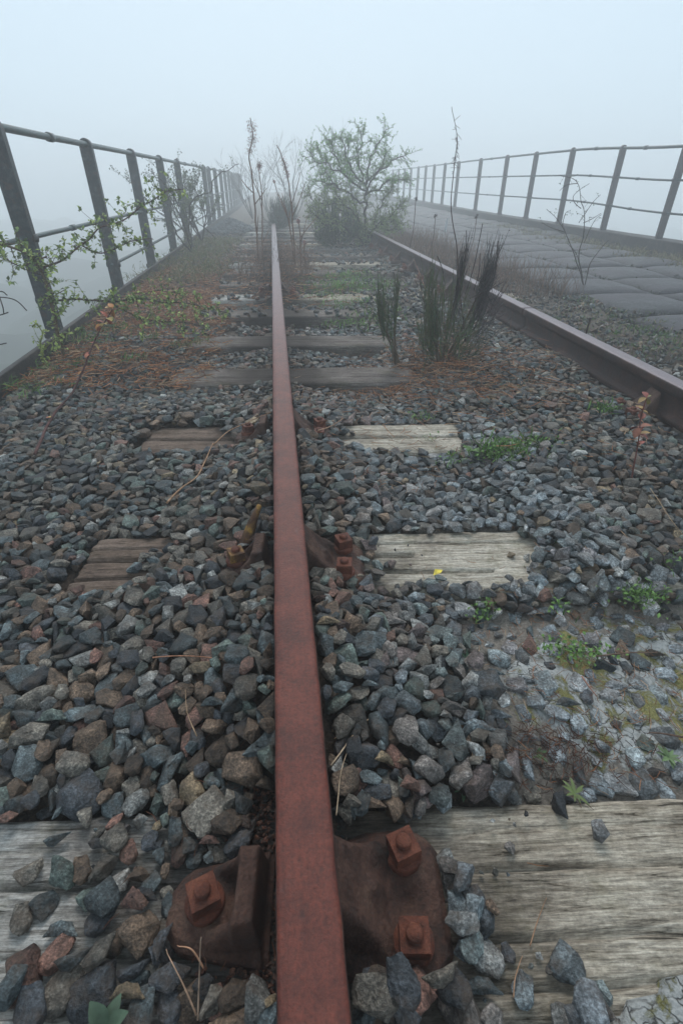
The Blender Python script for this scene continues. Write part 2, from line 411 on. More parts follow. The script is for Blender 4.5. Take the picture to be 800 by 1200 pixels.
# side girders, underside and kerbs of the viaduct
vb = MB(); vb.box(-1.40, -1.312, -2, 58, -1.5, -.155); vb.box(5.42, 5.48, -2, 58, -1.5, -.05); vb.box(-1.40, 5.40, -2, 58, -.62, -.5)
vb.build('viaduct_girders', M_FASCIA, kind='structure')
def long_strip(name, pts, prof, mat):
    """profile swept along y"""
    b = MB(); vs = []; fs = []; m = len(prof)
    for (x, y) in pts:
        for (px, pz) in prof: vs.append((x+px, y, pz + .003*fbm(y*3, px*9)))
    for i in range(len(pts)-1):
        for k in range(m):
            k2 = (k+1) % m; fs.append((i*m+k, (i+1)*m+k, (i+1)*m+k2, i*m+k2))
    fs.append(tuple(range(m))); fs.append(tuple((len(pts)-1)*m + k for k in range(m-1, -1, -1)))
    b.add(vs, fs); return b.build(name, mat, kind='structure')
long_strip('kerb_left', [(-1.288, y) for y in np.arange(-1.5, 57, .25)], [(-.022,-.4), (.0,-.4), (.0,-.112), (-.003,-.108), (-.019,-.108), (-.022,-.112)], M_KERB)
def rx(y): return 5.13 + .0 + .62*float(sstep(11, 30, np.array(y)))*1.3
long_strip('kerb_right', [(rx(y)-.10, y) for y in np.arange(-1.5, 57, .4)], [(.0,-.3), (.26,-.3), (.26,-.02), (.25,-.01), (.01,-.01), (.0,-.02)], M_KERB)

# domed iron plates of the deck beyond the right rail
deck = bpy.data.objects.new('deck_plating', None); C.objects.link(deck); deck['kind'] = 'structure'; deck.location = (2.45, 3, -.17)
def plate_mesh(seed):
    r = random.Random(seed); b = MB(); n = 11; S = .735; vs = []; fs = []
    for j in range(n):
        for i in range(n):
            u = i/(n-1); v = j/(n-1)
            a = max(0, 1-abs(2*u-1)**3); c_ = max(0, 1-abs(2*v-1)**3)
            z = .046*(a*c_)**.7 + .004*fbm(u*3+seed, v*3, seed)
            vs.append(((u-.5)*S, (v-.5)*S, z))
    for j in range(n-1):
        for i in range(n-1):
            k = j*n+i; fs.append((k, k+1, k+n+1, k+n))
    o = len(vs)
    edge = [i for i in range(n)] + [j*n+n-1 for j in range(1, n)] + [(n-1)*n+i for i in range(n-2, -1, -1)] + [j*n for j in range(n-2, 0, -1)]
    for e in edge: x, y, z = vs[e]; vs.append((x, y, -.03))
    for k in range(len(edge)):
        k2 = (k+1) % len(edge); fs.append((edge[k], o+k, o+k2, edge[k2]))
    b.add(vs, fs); return b
pm = []
for s_ in range(4):
    o = plate_mesh(s_).build('deck_plate', M_PLATE, deck, smooth=True); pm.append(o.data)
    bpy.data.objects.remove(o)
for j in range(34):
    for i in range(4 if j > 4 else 3):
        x = 2.82 + .755*i + rnd.uniform(-.01, .01); y = 3.15 + .755*j + rnd.uniform(-.01, .01)
        if x > 4.75 and y < 9: continue
        o = bpy.data.objects.new('deck_plate', pm[rnd.randrange(4)]); C.objects.link(o); o.parent = deck
        o.location = (x-2.45, y-3, rnd.uniform(-.008, .008)); o.rotation_euler = (rnd.uniform(-.015,.015), rnd.uniform(-.015,.015), rnd.choice([0, pi]) + rnd.uniform(-.01,.01))

# ------------------------------------------------------------------ sleepers
def sleeper(i, label):
    L = 2.6; Wd = .254; x0 = SLX - L/2; seed = i*7.3
    cracks = {0: [(.030, .026, .0045, -9, 9), (.085, .010, .003, -9, 9), (-.05, .014, .0035, -9, .5), (-.095, .02, .004, -9, 9)],
              1: [(.02, .040, .007, -9, .30), (-.05, .034, .005, -9, .50), (.07, .024, .004, -9, 9)],
              2: [(.0, .030, .009, -9, 9), (.06, .010, .003, -9, 9)]}.get(i, [(rnd.uniform(-.08,.08), .008, .004, -9, 9), (rnd.uniform(-.08,.08), .006, .003, -9, 9)])
    nx = 260 if i < 3 else (110 if i < 8 else 40); ny = 64 if i < 3 else (26 if i < 8 else 12)
    b = MB(); vs = []; fs = []
    for j in range(ny+1):
        for k in range(nx+1):
            x = L*k/nx - L/2; y = Wd*(j/ny - .5); xw = x + SLX
            ex = min(k, nx-k)/nx*L; ey = min(j, ny-j)/ny*Wd
            z = 0
            z += .0018*fbm(x*2.5+seed, y*18, seed, 3) + .0014*fbm(x*9+seed, y*120, seed, 3)
            for (cy, dep, wd, xa, xb) in cracks:
                if xa < xw < xb:
                    yy = cy + .010*mnoise.noise(Vector((x*2.3+seed+cy*50, 0, 0))) + .003*mnoise.noise(Vector((x*14, cy*90, 0)))
                    z -= dep*math.exp(-((y-yy)/wd)**2)*(.6+.4*mnoise.noise(Vector((x*4, cy*30, 2))))
                    if i == 0 and cy == .030: z -= (.007 if y > yy else 0)
            z -= .010*math.exp(-ey/.007) * (1.2 + fbm(x*9+seed, 4, 0)) + .006*math.exp(-ex/.012)
            yo = .006*fbm(x*5+seed, 7.7, j//(ny or 1)) if j in (0, ny) else 0
            xo = .012*fbm(y*22+seed, 3.3, 0)*(1 if k in (0, nx) else 0)
            vs.append((x+xo, y+yo, z))
    st = nx+1
    for j in range(ny):
        for k in range(nx): q = j*st+k; fs.append((q, q+1, q+st+1, q+st))
    edge = list(range(0, st)) + [j*st+nx for j in range(1, ny+1)] + [ny*st+k for k in range(nx-1, -1, -1)] + [j*st for j in range(ny-1, 0, -1)]
    o_ = len(vs)
    for e in edge: x, y, z = vs[e]; vs.append((x*.999, y*1.0, -.127))
    for k in range(len(edge)): k2 = (k+1) % len(edge); fs.append((edge[k], o_+k, o_+k2, edge[k2]))
    b.add(vs, fs)
    mt = {0: M_WOOD_GREY, 1: M_WOOD_TAN, 2: M_WOOD_TAN, 3: M_WOOD_DARK}.get(i, M_WOOD_DARK if i % 3 else M_WOOD_GREY)
    o = b.build('sleeper', mt, smooth=True); o.location = (SLX, SLY[i] + SKEW*(SLX-.45), SL_TOP + (0 if i < 6 else rnd.uniform(-.01, .012)))
    o.rotation_euler = (rnd.uniform(-.01,.01), 0, math.atan(SKEW) + (rnd.uniform(-.006,.006) if i > 2 else 0))
    tag(o, label, 'sleeper', 'timber sleepers under the rails'); return o
SLABEL = ['nearest timber sleeper, silver grey, split lengthwise with small stones lying on it',
          'second sleeper from the camera, pale and cracked, its left end showing in the stones',
          'third sleeper from the camera, pale split wood right of the rusty rail',
          'fourth sleeper from the camera, dark grey end sticking out of stones left of rail',
          'fifth sleeper from the camera, dark, just behind the dark green broom']
for i in range(len(SLY)):
    sleeper(i, SLABEL[i] if i < 5 else ('%s sleeper from the camera, dark damp timber crossing under both rails in the mist' % ORD[i]))

# ------------------------------------------------------------------ rails
PROF = []
for (a, b_) in [(0,.0), (.018,-.0003), (.029,-.0014), (.0330,-.0042), (.0345,-.010), (.0345,-.034), (.031,-.040), (.012,-.050), (.0095,-.060), (.0095,-.108),
                (.013,-.114), (.031,-.122), (.0335,-.127), (.0335,-.140), (.030,-.145), (.0,-.146)]: PROF.append((a, b_))
PROF = PROF + [(-a, z) for a, z in PROF[-2:0:-1]]
def rail(cx, y0, y1, label):
    b = MB(); b2 = MB(); m = len(PROF)
    yy = [y0]; 
    while yy[-1] < y1 - 1e-6: yy.append(min(y1, yy[-1] + (.018 if yy[-1] < 2.2 else .05 if yy[-1] < 4 else .4)))
    vs = []; fs = []; mi = []
    for y in yy:
        for (px, pz) in PROF: vs.append((px + .0010*fbm(y*22, px*70, cx), y, pz + .0006*fbm(y*25, px*90, 3+cx)))
    nh = 3
    for i in range(len(yy)-1):
        for k in range(m):
            k2 = (k+1) % m; fs.append((i*m+k, i*m+k2, (i+1)*m+k2, (i+1)*m+k))
            mi.append(0 if (k < nh or k >= m-nh) else 1)
    fs.append(tuple(range(m-1, -1, -1))); fs.append(tuple((len(yy)-1)*m+k for k in range(m))); mi += [1, 1]
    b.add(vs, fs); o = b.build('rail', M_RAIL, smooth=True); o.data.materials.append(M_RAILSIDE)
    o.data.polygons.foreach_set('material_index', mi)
    for e in o.data.edges: pass
    o.location = (cx, 0, 0); rebase_y(o, y0); tag(o, label, 'rail'); return o
def rebase_y(o, y0): o.data.transform(Matrix.Translation((0, -y0, .146))); o.location.y += y0; o.location.z -= .146
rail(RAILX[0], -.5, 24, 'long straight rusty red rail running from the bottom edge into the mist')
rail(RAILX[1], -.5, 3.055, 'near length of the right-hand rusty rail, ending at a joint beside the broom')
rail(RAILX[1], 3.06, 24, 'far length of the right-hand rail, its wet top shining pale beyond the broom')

# ------------------------------------------------------------------ rail chairs
def chair_casting(kind):
    """kind 'in': two-bolt side; 'out': one-bolt side with open jaw; x measured away from the rail"""
    nx, ny = 90, 110
    x0, x1, yh = (.030, .180, .086) if kind == 'in' else (.050, .186, .072)
    def g(t, c, w_): return math.exp(-((t-c)/w_)**2)
    def plat(t, a_, b_, k): return .5*(math.tanh((t-a_)/k) - math.tanh((t-b_)/k))
    vs = []; fs = []
    for j in range(ny+1):
        for i in range(nx+1):
            u = i/nx; v = j/ny*2-1
            x = x0 + (x1-x0)*u
            if kind == 'in': hw = yh*(1 - .34*max(0, (u-.72)/.28)**2.4)*(.80 + .20*min(1, u/.35))
            else: hw = .066 - .018*min(1, u/.7) if u < .7 else .048*math.sqrt(max(.08, 1-((u-.7)/.32)**2))
            y = v*hw
            z = .028 - .006*u
            if kind == 'in':
                # sloping jaw hugging the rail web, flaring towards the bolts
                flare = .046 + .030*max(0, (x-.05)/.06)**1.5
                ridge = plat(y, -flare, flare*1.05, .006)
                drop = max(0, 1-(x-.03)/(.072 + .018*g(y, .048, .02) + .012*g(y, -.05, .02)))
                z += .098*drop**1.15*ridge
                z += .020*g(x, .088, .013)*g(y, .002, .015)            # cast lug
                z += .010*(g(math.hypot(x-.129, y-.049), 0, .030) + g(math.hypot(x-.129, y+.049), 0, .030))
                z -= .010*g(x, .125, .02)*g(y, 0, .020)
            else:
                jaw = plat(x, .060, .092, .0028)*plat(y, -.047, .047, .003)
                web = max(0, 1-max(0, x-.088)/.045)*plat(x, .085, .15, .004)*(plat(y, .026, .046, .004) + plat(y, -.046, -.030, .004)*.9)
                z = z + .064*jaw + .054*web**1.2*(1-jaw)
                if x < .057: z = .018
                z += .012*g(math.hypot(x-.135, y), 0, .034)
            z += .0018*fbm(x*60, y*60, 1.7, 4) + .0010*fbm(x*190, y*190, 3, 3)
            e = min((1-abs(v))*hw, (1-u)*(x1-x0))
            if e < .010: z -= (.010-e)*1.0
            vs.append((x, y, max(z, .004)))
    st = nx+1
    for j in range(ny):
        for i in range(nx): q = j*st+i; fs.append((q, q+1, q+st+1, q+st))
    edge = list(range(0, st)) + [j*st+nx for j in range(1, ny+1)] + [ny*st+k for k in range(nx-1, -1, -1)] + [j*st for j in range(ny-1, 0, -1)]
    o_ = len(vs)
    for e in edge: x, y, z = vs[e]; vs.append((x, y, -.004))
    for k in range(len(edge)): k2 = (k+1) % len(edge); fs.append((edge[k], o_+k, o_+k2, edge[k2]))
    b = MB(); b.add(vs, fs); return b
def washer_mb():
    b = MB(); R = .0255; n = 24; vs = []; fs = []
    rings = [(0, .008), (R*.86, .008), (R*.97, .0065), (R, .004), (R, -.006)]
    for (r_, z) in rings:
        for k in range(n): vs.append((r_*cos(2*pi*k/n), r_*sin(2*pi*k/n), z))
    for i in range(len(rings)-1):
        for k in range(n): k2 = (k+1) % n; fs.append((i*n+k, i*n+k2, (i+1)*n+k2, (i+1)*n+k))
    b.add(vs, fs); return b
def nut_mesh():
    b = MB(); n = 7; h = .0165
    bm = bmesh.new(); bmesh.ops.create_cube(bm, size=2)
    bmesh.ops.subdivide_edges(bm, edges=bm.edges[:], cuts=5, use_grid_fill=True)
    for v in bm.verts:
        q = v.co.copy(); L = max(abs(q.x), abs(q.y), abs(q.z)); m_ = sorted([abs(q.x), abs(q.y), abs(q.z)])[1]
        k = 1 - .035*max(0, (m_-.75)/.25)**2
        q = Vector((q.x*k*.0185, q.y*k*.0185, q.z*k*.0125 + .0195))
        w_ = q*75; q += Vector((mnoise.noise(w_), mnoise.noise(w_+Vector((9,0,0))), mnoise.noise(w_+Vector((0,9,0)))))*.0005; v.co = q
    me = bpy.data.meshes.new('nut'); bm.to_mesh(me); bm.free(); return me
def stud_mb():
    b = MB(); n = 16; vs = []; fs = []; rings = [(.0105, .024), (.0105, .0375), (.0085, .040), (.003, .041)]
    for (r_, z) in rings:
        for k in range(n): vs.append((r_*cos(2*pi*k/n), r_*sin(2*pi*k/n), z))
    for i in range(len(rings)-1):
        for k in range(n): k2 = (k+1) % n; fs.append((i*n+k, i*n+k2, (i+1)*n+k2, (i+1)*n+k))
    fs.append(tuple(3*n+k for k in range(n))); b.add(vs, fs); return b
def mesh_of(mb, name, mat, smooth=True):
    o = mb.build(name, mat, smooth=smooth); me = o.data; bpy.data.objects.remove(o); return me
ME_IN = mesh_of(chair_casting('in'), 'casting', M_CHAIR); ME_OUT = mesh_of(chair_casting('out'), 'casting', M_CHAIR)
ME_W = mesh_of(washer_mb(), 'washer', M_NUT); ME_N = nut_mesh(); ME_N.materials.append(M_NUT); ME_S = mesh_of(stud_mb(), 'bolt', M_NUT)
ME_NL = ME_N.copy(); ME_NL.materials.clear(); ME_NL.materials.append(M_LICHEN)
def child(name, me, par, loc=(0,0,0), rot=(0,0,0), scale=(1,1,1)):
    o = bpy.data.objects.new(name, me); C.objects.link(o); o.parent = par; o.location = loc; o.rotation_euler = rot; o.scale = scale; return o
def add_bolt(par, x, y, z, rz, tilt=(0,0), lich=False):
    b = child('bolt', ME_S, par, (x, y, z), (tilt[0], tilt[1], rz))
    child('nut', ME_NL if lich else ME_N, b); child('washer', ME_W, b)
def chair(cx, cy, inner, label, out=True, inn=True, yrot=0.0, lich=False, s=(1,1)):
    """inner = +1 when the two-bolt side lies towards +x"""
    t = thing('rail_chair', label, 'rail chair', (cx, cy, SL_TOP), 'cast iron rail chairs')
    t.rotation_euler = (0, 0, math.atan(SKEW) + yrot)
    child('seat', SEAT, t)
    if inn:
        child('jaw_casting', ME_IN, t, (0,0,.003), (0,0,0 if inner > 0 else pi))
        for (x, y, rz) in ((.129, .049, .35), (.129, -.049, -.06)): add_bolt(t, x*inner, y*inner, .036, rz, (rnd.uniform(-.05,.05), rnd.uniform(-.06,.06)))
    if out:
        child('jaw_casting', ME_OUT, t, (0,0,.003), (0,0,pi if inner > 0 else 0))
        add_bolt(t, -.135*inner, .0, .038, .45, (.0, .05), lich)
    return t
sb = MB(); sb.box(-.034, .034, -.085, .085, 0, .032); SEAT = mesh_of(sb, 'seat', M_CHAIR, False)
CY = [sl_y(i, -.01) for i in range(len(SLY))]
chair(RAILX[0], CY[0]-.008, 1, 'nearest rail chair beside the red rail, two square nuts on a broad rusty plate')
chair(RAILX[0], CY[1]-.04, 1, 'second rail chair along the left rail, yellow lichen on its upright jaw and nut', lich=True)
chair(RAILX[0], CY[2]-.03, 1, 'third rail chair along the left rail, rusty jaws half buried beside split sleeper')
chair(RAILX[0], CY[6], 1, 'dark rail chair with upright jaws on left rail below the tall dry stalks')
chair(RAILX[1], 1.78, -1, 'rusty block of a chair under the right rail, near the red-leaved seedling')
for k, i in enumerate(range(6, 12)):
    chair(RAILX[1], sl_y(i, 1.49), -1, ['first', 'second', 'third', 'fourth', 'fifth', 'sixth'][k] + ' triangular chair bracket seen under the right rail beyond the broom')
# lichened remnant jaw at the second chair
lb = MB()
q = [G(300, 592, -.075), G(296, 612, -.085), G(285, 640, -.13), G(280, 655, -.16)]

# ------------------------------------------------------------------ ballast stones
def make_hull(seed):
    r = random.Random(seed); bm = bmesh.new()
    sx, sy, sz = 1, r.uniform(.62, .95), r.uniform(.42, .76)
    n = r.choice([10, 12, 14, 17, 20])
    for k in range(n):
        d = Vector((r.gauss(0,1), r.gauss(0,1), r.gauss(0,1))).normalized()
        mx = max(abs(d.x), abs(d.y), abs(d.z)); d = d*(.55 + .45*(1/mx)*.8)*r.uniform(.82, 1.05)
        bm.verts.new((d.x*sx*.5, d.y*sy*.5, d.z*sz*.5))
    h = bmesh.ops.convex_hull(bm, input=bm.verts[:])
    bmesh.ops.delete(bm, geom=[v for v in bm.verts if not v.link_faces], context='VERTS')
    bmesh.ops.triangulate(bm, faces=bm.faces[:]); bm.normal_update()
    c = sum((v.co for v in bm.verts), Vector())/len(bm.verts)
    for v in bm.verts: v.co -= c
    L = max(v.co.length for v in bm.verts)
    for v in bm.verts: v.co *= .56/L
    bm.normal_update(); return bm
def to_np(bm):
    bm.verts.index_update()
    v = np.array([vv.co[:] for vv in bm.verts]); f = np.array([[x.index for x in ff.verts] for ff in bm.faces]); return v, f
NV = 36; HULL = []; LV1 = []; LV2 = []
for s_ in range(NV):
    bm = make_hull(100+s_); HULL.append(to_np(bm))
    b1 = bm.copy(); bmesh.ops.bevel(b1, geom=b1.edges[:], offset=.016, segments=1, affect='EDGES', clamp_overlap=True)
    bmesh.ops.triangulate(b1, faces=b1.faces[:])
    for v in b1.verts: v.co += v.co.normalized()*.02*mnoise.noise(v.co*5 + Vector((s_*3, 0, 0)))
    LV1.append(to_np(b1)); b1.free()
    b2 = bm.copy(); bmesh.ops.bevel(b2, geom=b2.edges[:], offset=.015, segments=1, affect='EDGES', clamp_overlap=True)
    bmesh.ops.triangulate(b2, faces=b2.faces[:])
    bmesh.ops.subdivide_edges(b2, edges=[e for e in b2.edges if e.calc_length() > .16], cuts=1, use_grid_fill=True)
    bmesh.ops.triangulate(b2, faces=b2.faces[:])
    bmesh.ops.subdivide_edges(b2, edges=[e for e in b2.edges if e.calc_length() > .13], cuts=1, use_grid_fill=True)
    bmesh.ops.triangulate(b2, faces=b2.faces[:]); b2.normal_update()
    for v in b2.verts:
        q = v.co*6 + Vector((s_*5, 1, 0)); v.co += v.normal*(.030*mnoise.noise(q) + .014*mnoise.noise(q*2.7))
    LV2.append(to_np(b2)); b2.free(); bm.free()

def rot(ax, ay, az):
    return np.array(Matrix.Rotation(az, 3, 'Z') @ Matrix.Rotation(ay, 3, 'Y') @ Matrix.Rotation(ax, 3, 'X'))
# library of orientations rasterised to top and bottom heights
CELL = .0055
LIB = []; SIZES = [.021, .029, .038, .047, .058, .073]
for vi in range(NV):
    v, f = HULL[vi]
    for k in range(4):
        R = rot(rnd.gauss(0, .45) + (pi if rnd.random() < .5 else 0), rnd.gauss(0, .45), rnd.uniform(0, 2*pi))
        for si, S in enumerate(SIZES):
            S_ = S*rnd.uniform(.92, 1.1); vv = (v @ R.T)*S_
            a, b_, c_ = vv[f[:,0]], vv[f[:,1]], vv[f[:,2]]
            nn = np.cross(b_-a, c_-a); nn /= np.linalg.norm(nn, axis=1)[:, None] + 1e-12
            nn *= np.sign((nn*a).sum(1))[:, None]; d = (nn*a).sum(1)
            h = int(math.ceil(S_*.56/CELL)); g = np.arange(-h, h+1)*CELL; GX, GY = np.meshgrid(g, g)
            up = nn[:,2] > .02; dn = nn[:,2] < -.02; sd_ = ~(up | dn)
            T = np.min([(d[i]-nn[i,0]*GX-nn[i,1]*GY)/nn[i,2] for i in np.where(up)[0]], axis=0)
            B = np.max([(d[i]-nn[i,0]*GX-nn[i,1]*GY)/nn[i,2] for i in np.where(dn)[0]], axis=0)
            ok = T > B + .002
            if ok.sum() < 6: continue
            LIB.append((vi, R, S_, h, ok, T, B, si, float(T[ok].max())))
BYS = [[l for l in LIB if l[7] == s] for s in range(len(SIZES))]

X0, X1, Y0, Y1 = -1.285, 1.455, -.25, 3.45
NX = int((X1-X0)/CELL); NY = int((Y1-Y0)/CELL)
gx = X0 + (np.arange(NX)+.5)*CELL; gy = Y0 + (np.arange(NY)+.5)*CELL
GXX, GYY = np.meshgrid(gx, gy)
HM = ground_z(GXX, GYY); TGT = level(GXX, GYY); ID = np.full(HM.shape, -1, int)
for i in range(6):
    dy = np.abs(GYY - (SLY[i]+SKEW*(GXX-.45))); HM = np.where((dy < .127) & (GXX > -.55), np.maximum(HM, SL_TOP), HM)
block = np.abs(GXX-RAILX[0]) < .037
NO = block.copy()
jit = .034*np.sin(GXX*29+GYY*33)+.026*np.sin(GXX*70-GYY*61+1)+.018*np.sin(GYY*120+GXX*47)
def expose(i, xa, xb, ya=-.127, yb=.127):
    dy = GYY - (SLY[i]+SKEW*(GXX-.45)); global NO
    NO |= (dy > ya + jit*.35) & (dy < yb + jit*.35) & (GXX > xa+jit) & (GXX < xb+jit*1.3)
expose(0, -.60, -.315, -.127, .112); expose(0, .185, 1.4, -.112, .127)
expose(1, -.56, -.365, -.115, .10); expose(1, .20, .62, -.10, .115)
expose(2, -.56, -.22, -.11, .11); expose(2, .20, .57, -.115, .115)
expose(3, -.57, .50, -.115, .11); expose(4, -.57, .62, -.12, .12); expose(5, -.57, .7, -.12, .12)
# chairs keep clear
for k in (0, 1, 2):
    cy = CY[k]-.03
    if k == 0: cy = CY[0]-.008
    NO |= (GYY-cy < (.088 if k == 0 else .07)) & (GYY-cy > (-.088 if k == 0 else -.06)) & (GXX > 0) & (GXX < (.172 if k == 0 else .155))
    NO |= (np.abs(GYY-cy) < (.066 if k == 0 else .045)) & (GXX < 0) & (GXX > (-.19 if k == 0 else -.165))
# hollow of rusty grit around the nearest outer jaw and beside the rail
GRIT = (np.abs(GXX+.09) < .06) & (np.abs(GYY-.40) < .12)
NO |= (np.abs(GXX+.062) < .028) & (GYY > .19) & (GYY < .42)
NO |= ((GXX-1.40)**2 < .0) 
thin = ((zone(GXX, GYY)[0] > .35) & (GYY < .80)) | ((zone(GXX, GYY)[2] > .5) & (GYY < .80))
# per-stone colours
def stone_col(x, y, r):
    base = [((.066,.078,.080), 26), ((.036,.039,.043), 22), ((.080,.096,.084), 15), ((.112,.100,.084), 24), ((.100,.070,.050), 22), ((.125,.070,.055), 5), ((.19,.145,.095), 3), ((.23,.225,.21), 6)]
    near = math.exp(-((x+.0)/.22)**2)
    wts = [w_ for _, w_ in base]
    wts[4] += 16*near; wts[5] += 10*near
    if -.1 > x and y < 1.2: wts[4] += 6; wts[5] += 4
    c = list(r.choices([b for b, _ in base], wts)[0])
    pale = float(zone(np.array(x), np.array(y))[2])
    if x > .15: pale = max(pale, .45*float(sstep(1.3, .9, np.array(x))))
    if y > .85: pale *= .85*float(sstep(1.0, .75, np.array(x)))
    if pale > .3 and r.random() < .75:
        k = .62*pale; c = [a*(1-k)+b*k for a, b in zip(c, (.25,.27,.28))]
    f = r.choice([r.uniform(.30, .8), r.uniform(.5, 1.25), r.uniform(.9, 1.5)]); g_ = sum(c)/3; return tuple(max(.01, (g_ + (a-g_)*1.15)*f) for a in c)

stones = []      # (vi, R, S, pos, lib)
def try_place(ix, iy, si, tol, forced=False, pen=.88, sink=None):
    best = None
    for _ in range(3 if not forced else 5):
        l = rnd.choice(BYS[si])
        if forced: l = min([l] + [rnd.choice(BYS[si]) for _ in range(5)], key=lambda q: q[8]/q[2])
        h = l[3]
        if iy-h < 0 or ix-h < 0 or iy+h >= NY or ix+h >= NX: continue
        ok = l[4]; sub = HM[iy-h:iy+h+1, ix-h:ix+h+1]
        if block[iy-h:iy+h+1, ix-h:ix+h+1][ok].any(): continue
        if not forced:
            no = NO[iy-h:iy+h+1, ix-h:ix+h+1][ok]
            if no.mean() > .22: continue
        dif = (sub - l[6])[ok]; k = int(len(dif)*pen); z = np.partition(dif, k)[k]
        if best is None or z + l[8]*.6 < best[0]: best = (z + l[8]*.6, z, l)
    if best is None: return False
    _, z, l = best
    if sink is not None: z = float(HM[iy, ix]) - sink*l[8] + .004
    if not forced and z + l[8] > TGT[iy, ix] + tol: return False
    h = l[3]; ok = l[4]; ys_ = slice(iy-h, iy+h+1); xs_ = slice(ix-h, ix+h+1)
    t = l[5] + z; m = ok & (t > HM[ys_, xs_])
    HM[ys_, xs_][m] = t[m]; ID[ys_, xs_][m] = len(stones)
    stones.append((l[0], l[1], l[2], (gx[ix], gy[iy], z), h))
    return True
def fill(tries, sizes, wts, tol, ymax=3.45, gap=.012, pen=.88):
    got = 0
    D = (TGT - HM > gap) & (~NO) & (~(thin)) & (GYY < ymax)
    iy, ix = np.where(D)
    if len(iy) == 0: return 0
    p = rng.permutation(len(iy))[:tries]
    for k in p:
        if HM[iy[k], ix[k]] > TGT[iy[k], ix[k]] - gap*.6: continue
        if try_place(ix[k], iy[k], rnd.choices(sizes, wts)[0], tol, pen=pen): got += 1
    return got
for rep in range(2): fill(9000, [3,4,5], [3,3,1.6], .018, gap=.018)
for rep in range(2): fill(9000, [2,3,4], [4,4,2], .014, gap=.012)
fill(9000, [1,2,3], [3,4,2], .012, gap=.010)
fill(9000, [0,1,2], [4,4,2], .010, gap=.008)
# embedded stones in the mortar and trodden middle
iy, ix = np.where(thin & (~NO) & (GYY > .02)); p = rng.permutation(len(iy))[:12000]; placed = []
for k in p:
    x, y = gx[ix[k]], gy[iy[k]]
    mz = float(zone(np.array(x), np.array(y))[0]); dmin = .030 + .008*mz
    if any((x-a)**2+(y-b_)**2 < dmin**2 for a, b_ in placed): continue
    if try_place(ix[k], iy[k], rnd.choices([1,2,3,4,5], [1,2,4,3,1])[0], 9, True, pen=.12, sink=.22): placed.append((x, y))
# single stones lying on the bare timbers
def on(px, py, si, z=-.16):
    g = G(px, py, z); try_place(int((g.x-X0)/CELL), int((g.y-Y0)/CELL), si, 9, True, .9)
for a in [(703,966,2), (601,984,0), (445,998,2), (540,1030,3), (540,1092,3), (575,1125,3), (600,1112,1), (670,1130,4), (480,930,4),
          (62,978,3), (32,1015,3), (92,1022,3), (118,1010,3), (140,1028,3), (70,1080,4), (110,1078,4), (150,1000,2), (60,1120,4), (65,1165,5), (130,1105,3), (40,1190,4),
          (94,694,2), (118,700,1), (136,712,2), (172,655,2), (180,640,2), (168,690,2), (20,1080,3), (30,1130,5), (85,1130,4), (100,1165,5), (165,1085,4), (150,1140,4), (120,1060,4), (135,985,3), (165,1020,3), (185,1110,3), (10,1170,4), (165,1180,4), (200,1150,3), (75,1020,3), (120,1120,3), (50,1050,3), (165,1050,3), (100,1045,2), (150,1165,3), (560,1150,4), (615,1160,3), (655,1185,2), (690,1182,3), (530,1175,3), (205,980,3), (160,1060,2),
          (442,672,2), (436,640,2), (648,640,1), (660,655,2), (640,668,1), (530,505,1), (412,505,2), (420,515,1), (650,647,2), (655,632,1), (433,1190,4), (470,1185,4), (512,1168,4)]:
    on(*a)
stones_all = stones
vis = np.bincount(ID[ID >= 0].ravel(), minlength=len(stones_all))
def project(x, y, z):
    Z = z-CAM_H; fw = x*sin(YAW)+y*cos(YAW); u = x*cos(YAW)-y*sin(YAW)
    dep = fw*cos(PITCH)-Z*sin(PITCH); up = fw*sin(PITCH)+Z*cos(PITCH)
    return 400+F*u/max(dep, .01), 600-F*up/max(dep, .01), dep
score = []
for k, (vi, R, S, p, h) in enumerate(stones_all):
    u, v_, dep = project(*p); score.append((vis[k]/dep**2) if (-10 < u < 810 and 0 < v_ < 1205) else 0)
top = set(np.argsort(score)[::-1][:300].tolist())
ballast = grid_mesh('ballast', np.linspace(-1.33, 1.40, 8), np.linspace(-.3, 3.4, 8), lambda X, Y: np.full(X.shape, -.36), M_GROUND)
sm = []
for vi in range(NV):
    v, f = LV2[vi]; me = bpy.data.meshes.new('stone'); me.from_pydata(v.tolist(), [], f.tolist()); me.materials.append(M_STONE); me.update()
    me.polygons.foreach_set('use_smooth', [True]*len(me.polygons)); sm.append(me)
crnd = random.Random(5)
for k in sorted(top):
    vi, R, S, p, h = stones_all[k]
    o = bpy.data.objects.new('stone', sm[vi]); C.objects.link(o); o.parent = ballast
    M4 = Matrix(R.tolist()).to_4x4(); o.matrix_local = Matrix.Translation(p) @ M4 @ Matrix.Scale(S, 4)
    o.color = (*stone_col(p[0], p[1], crnd), 1)
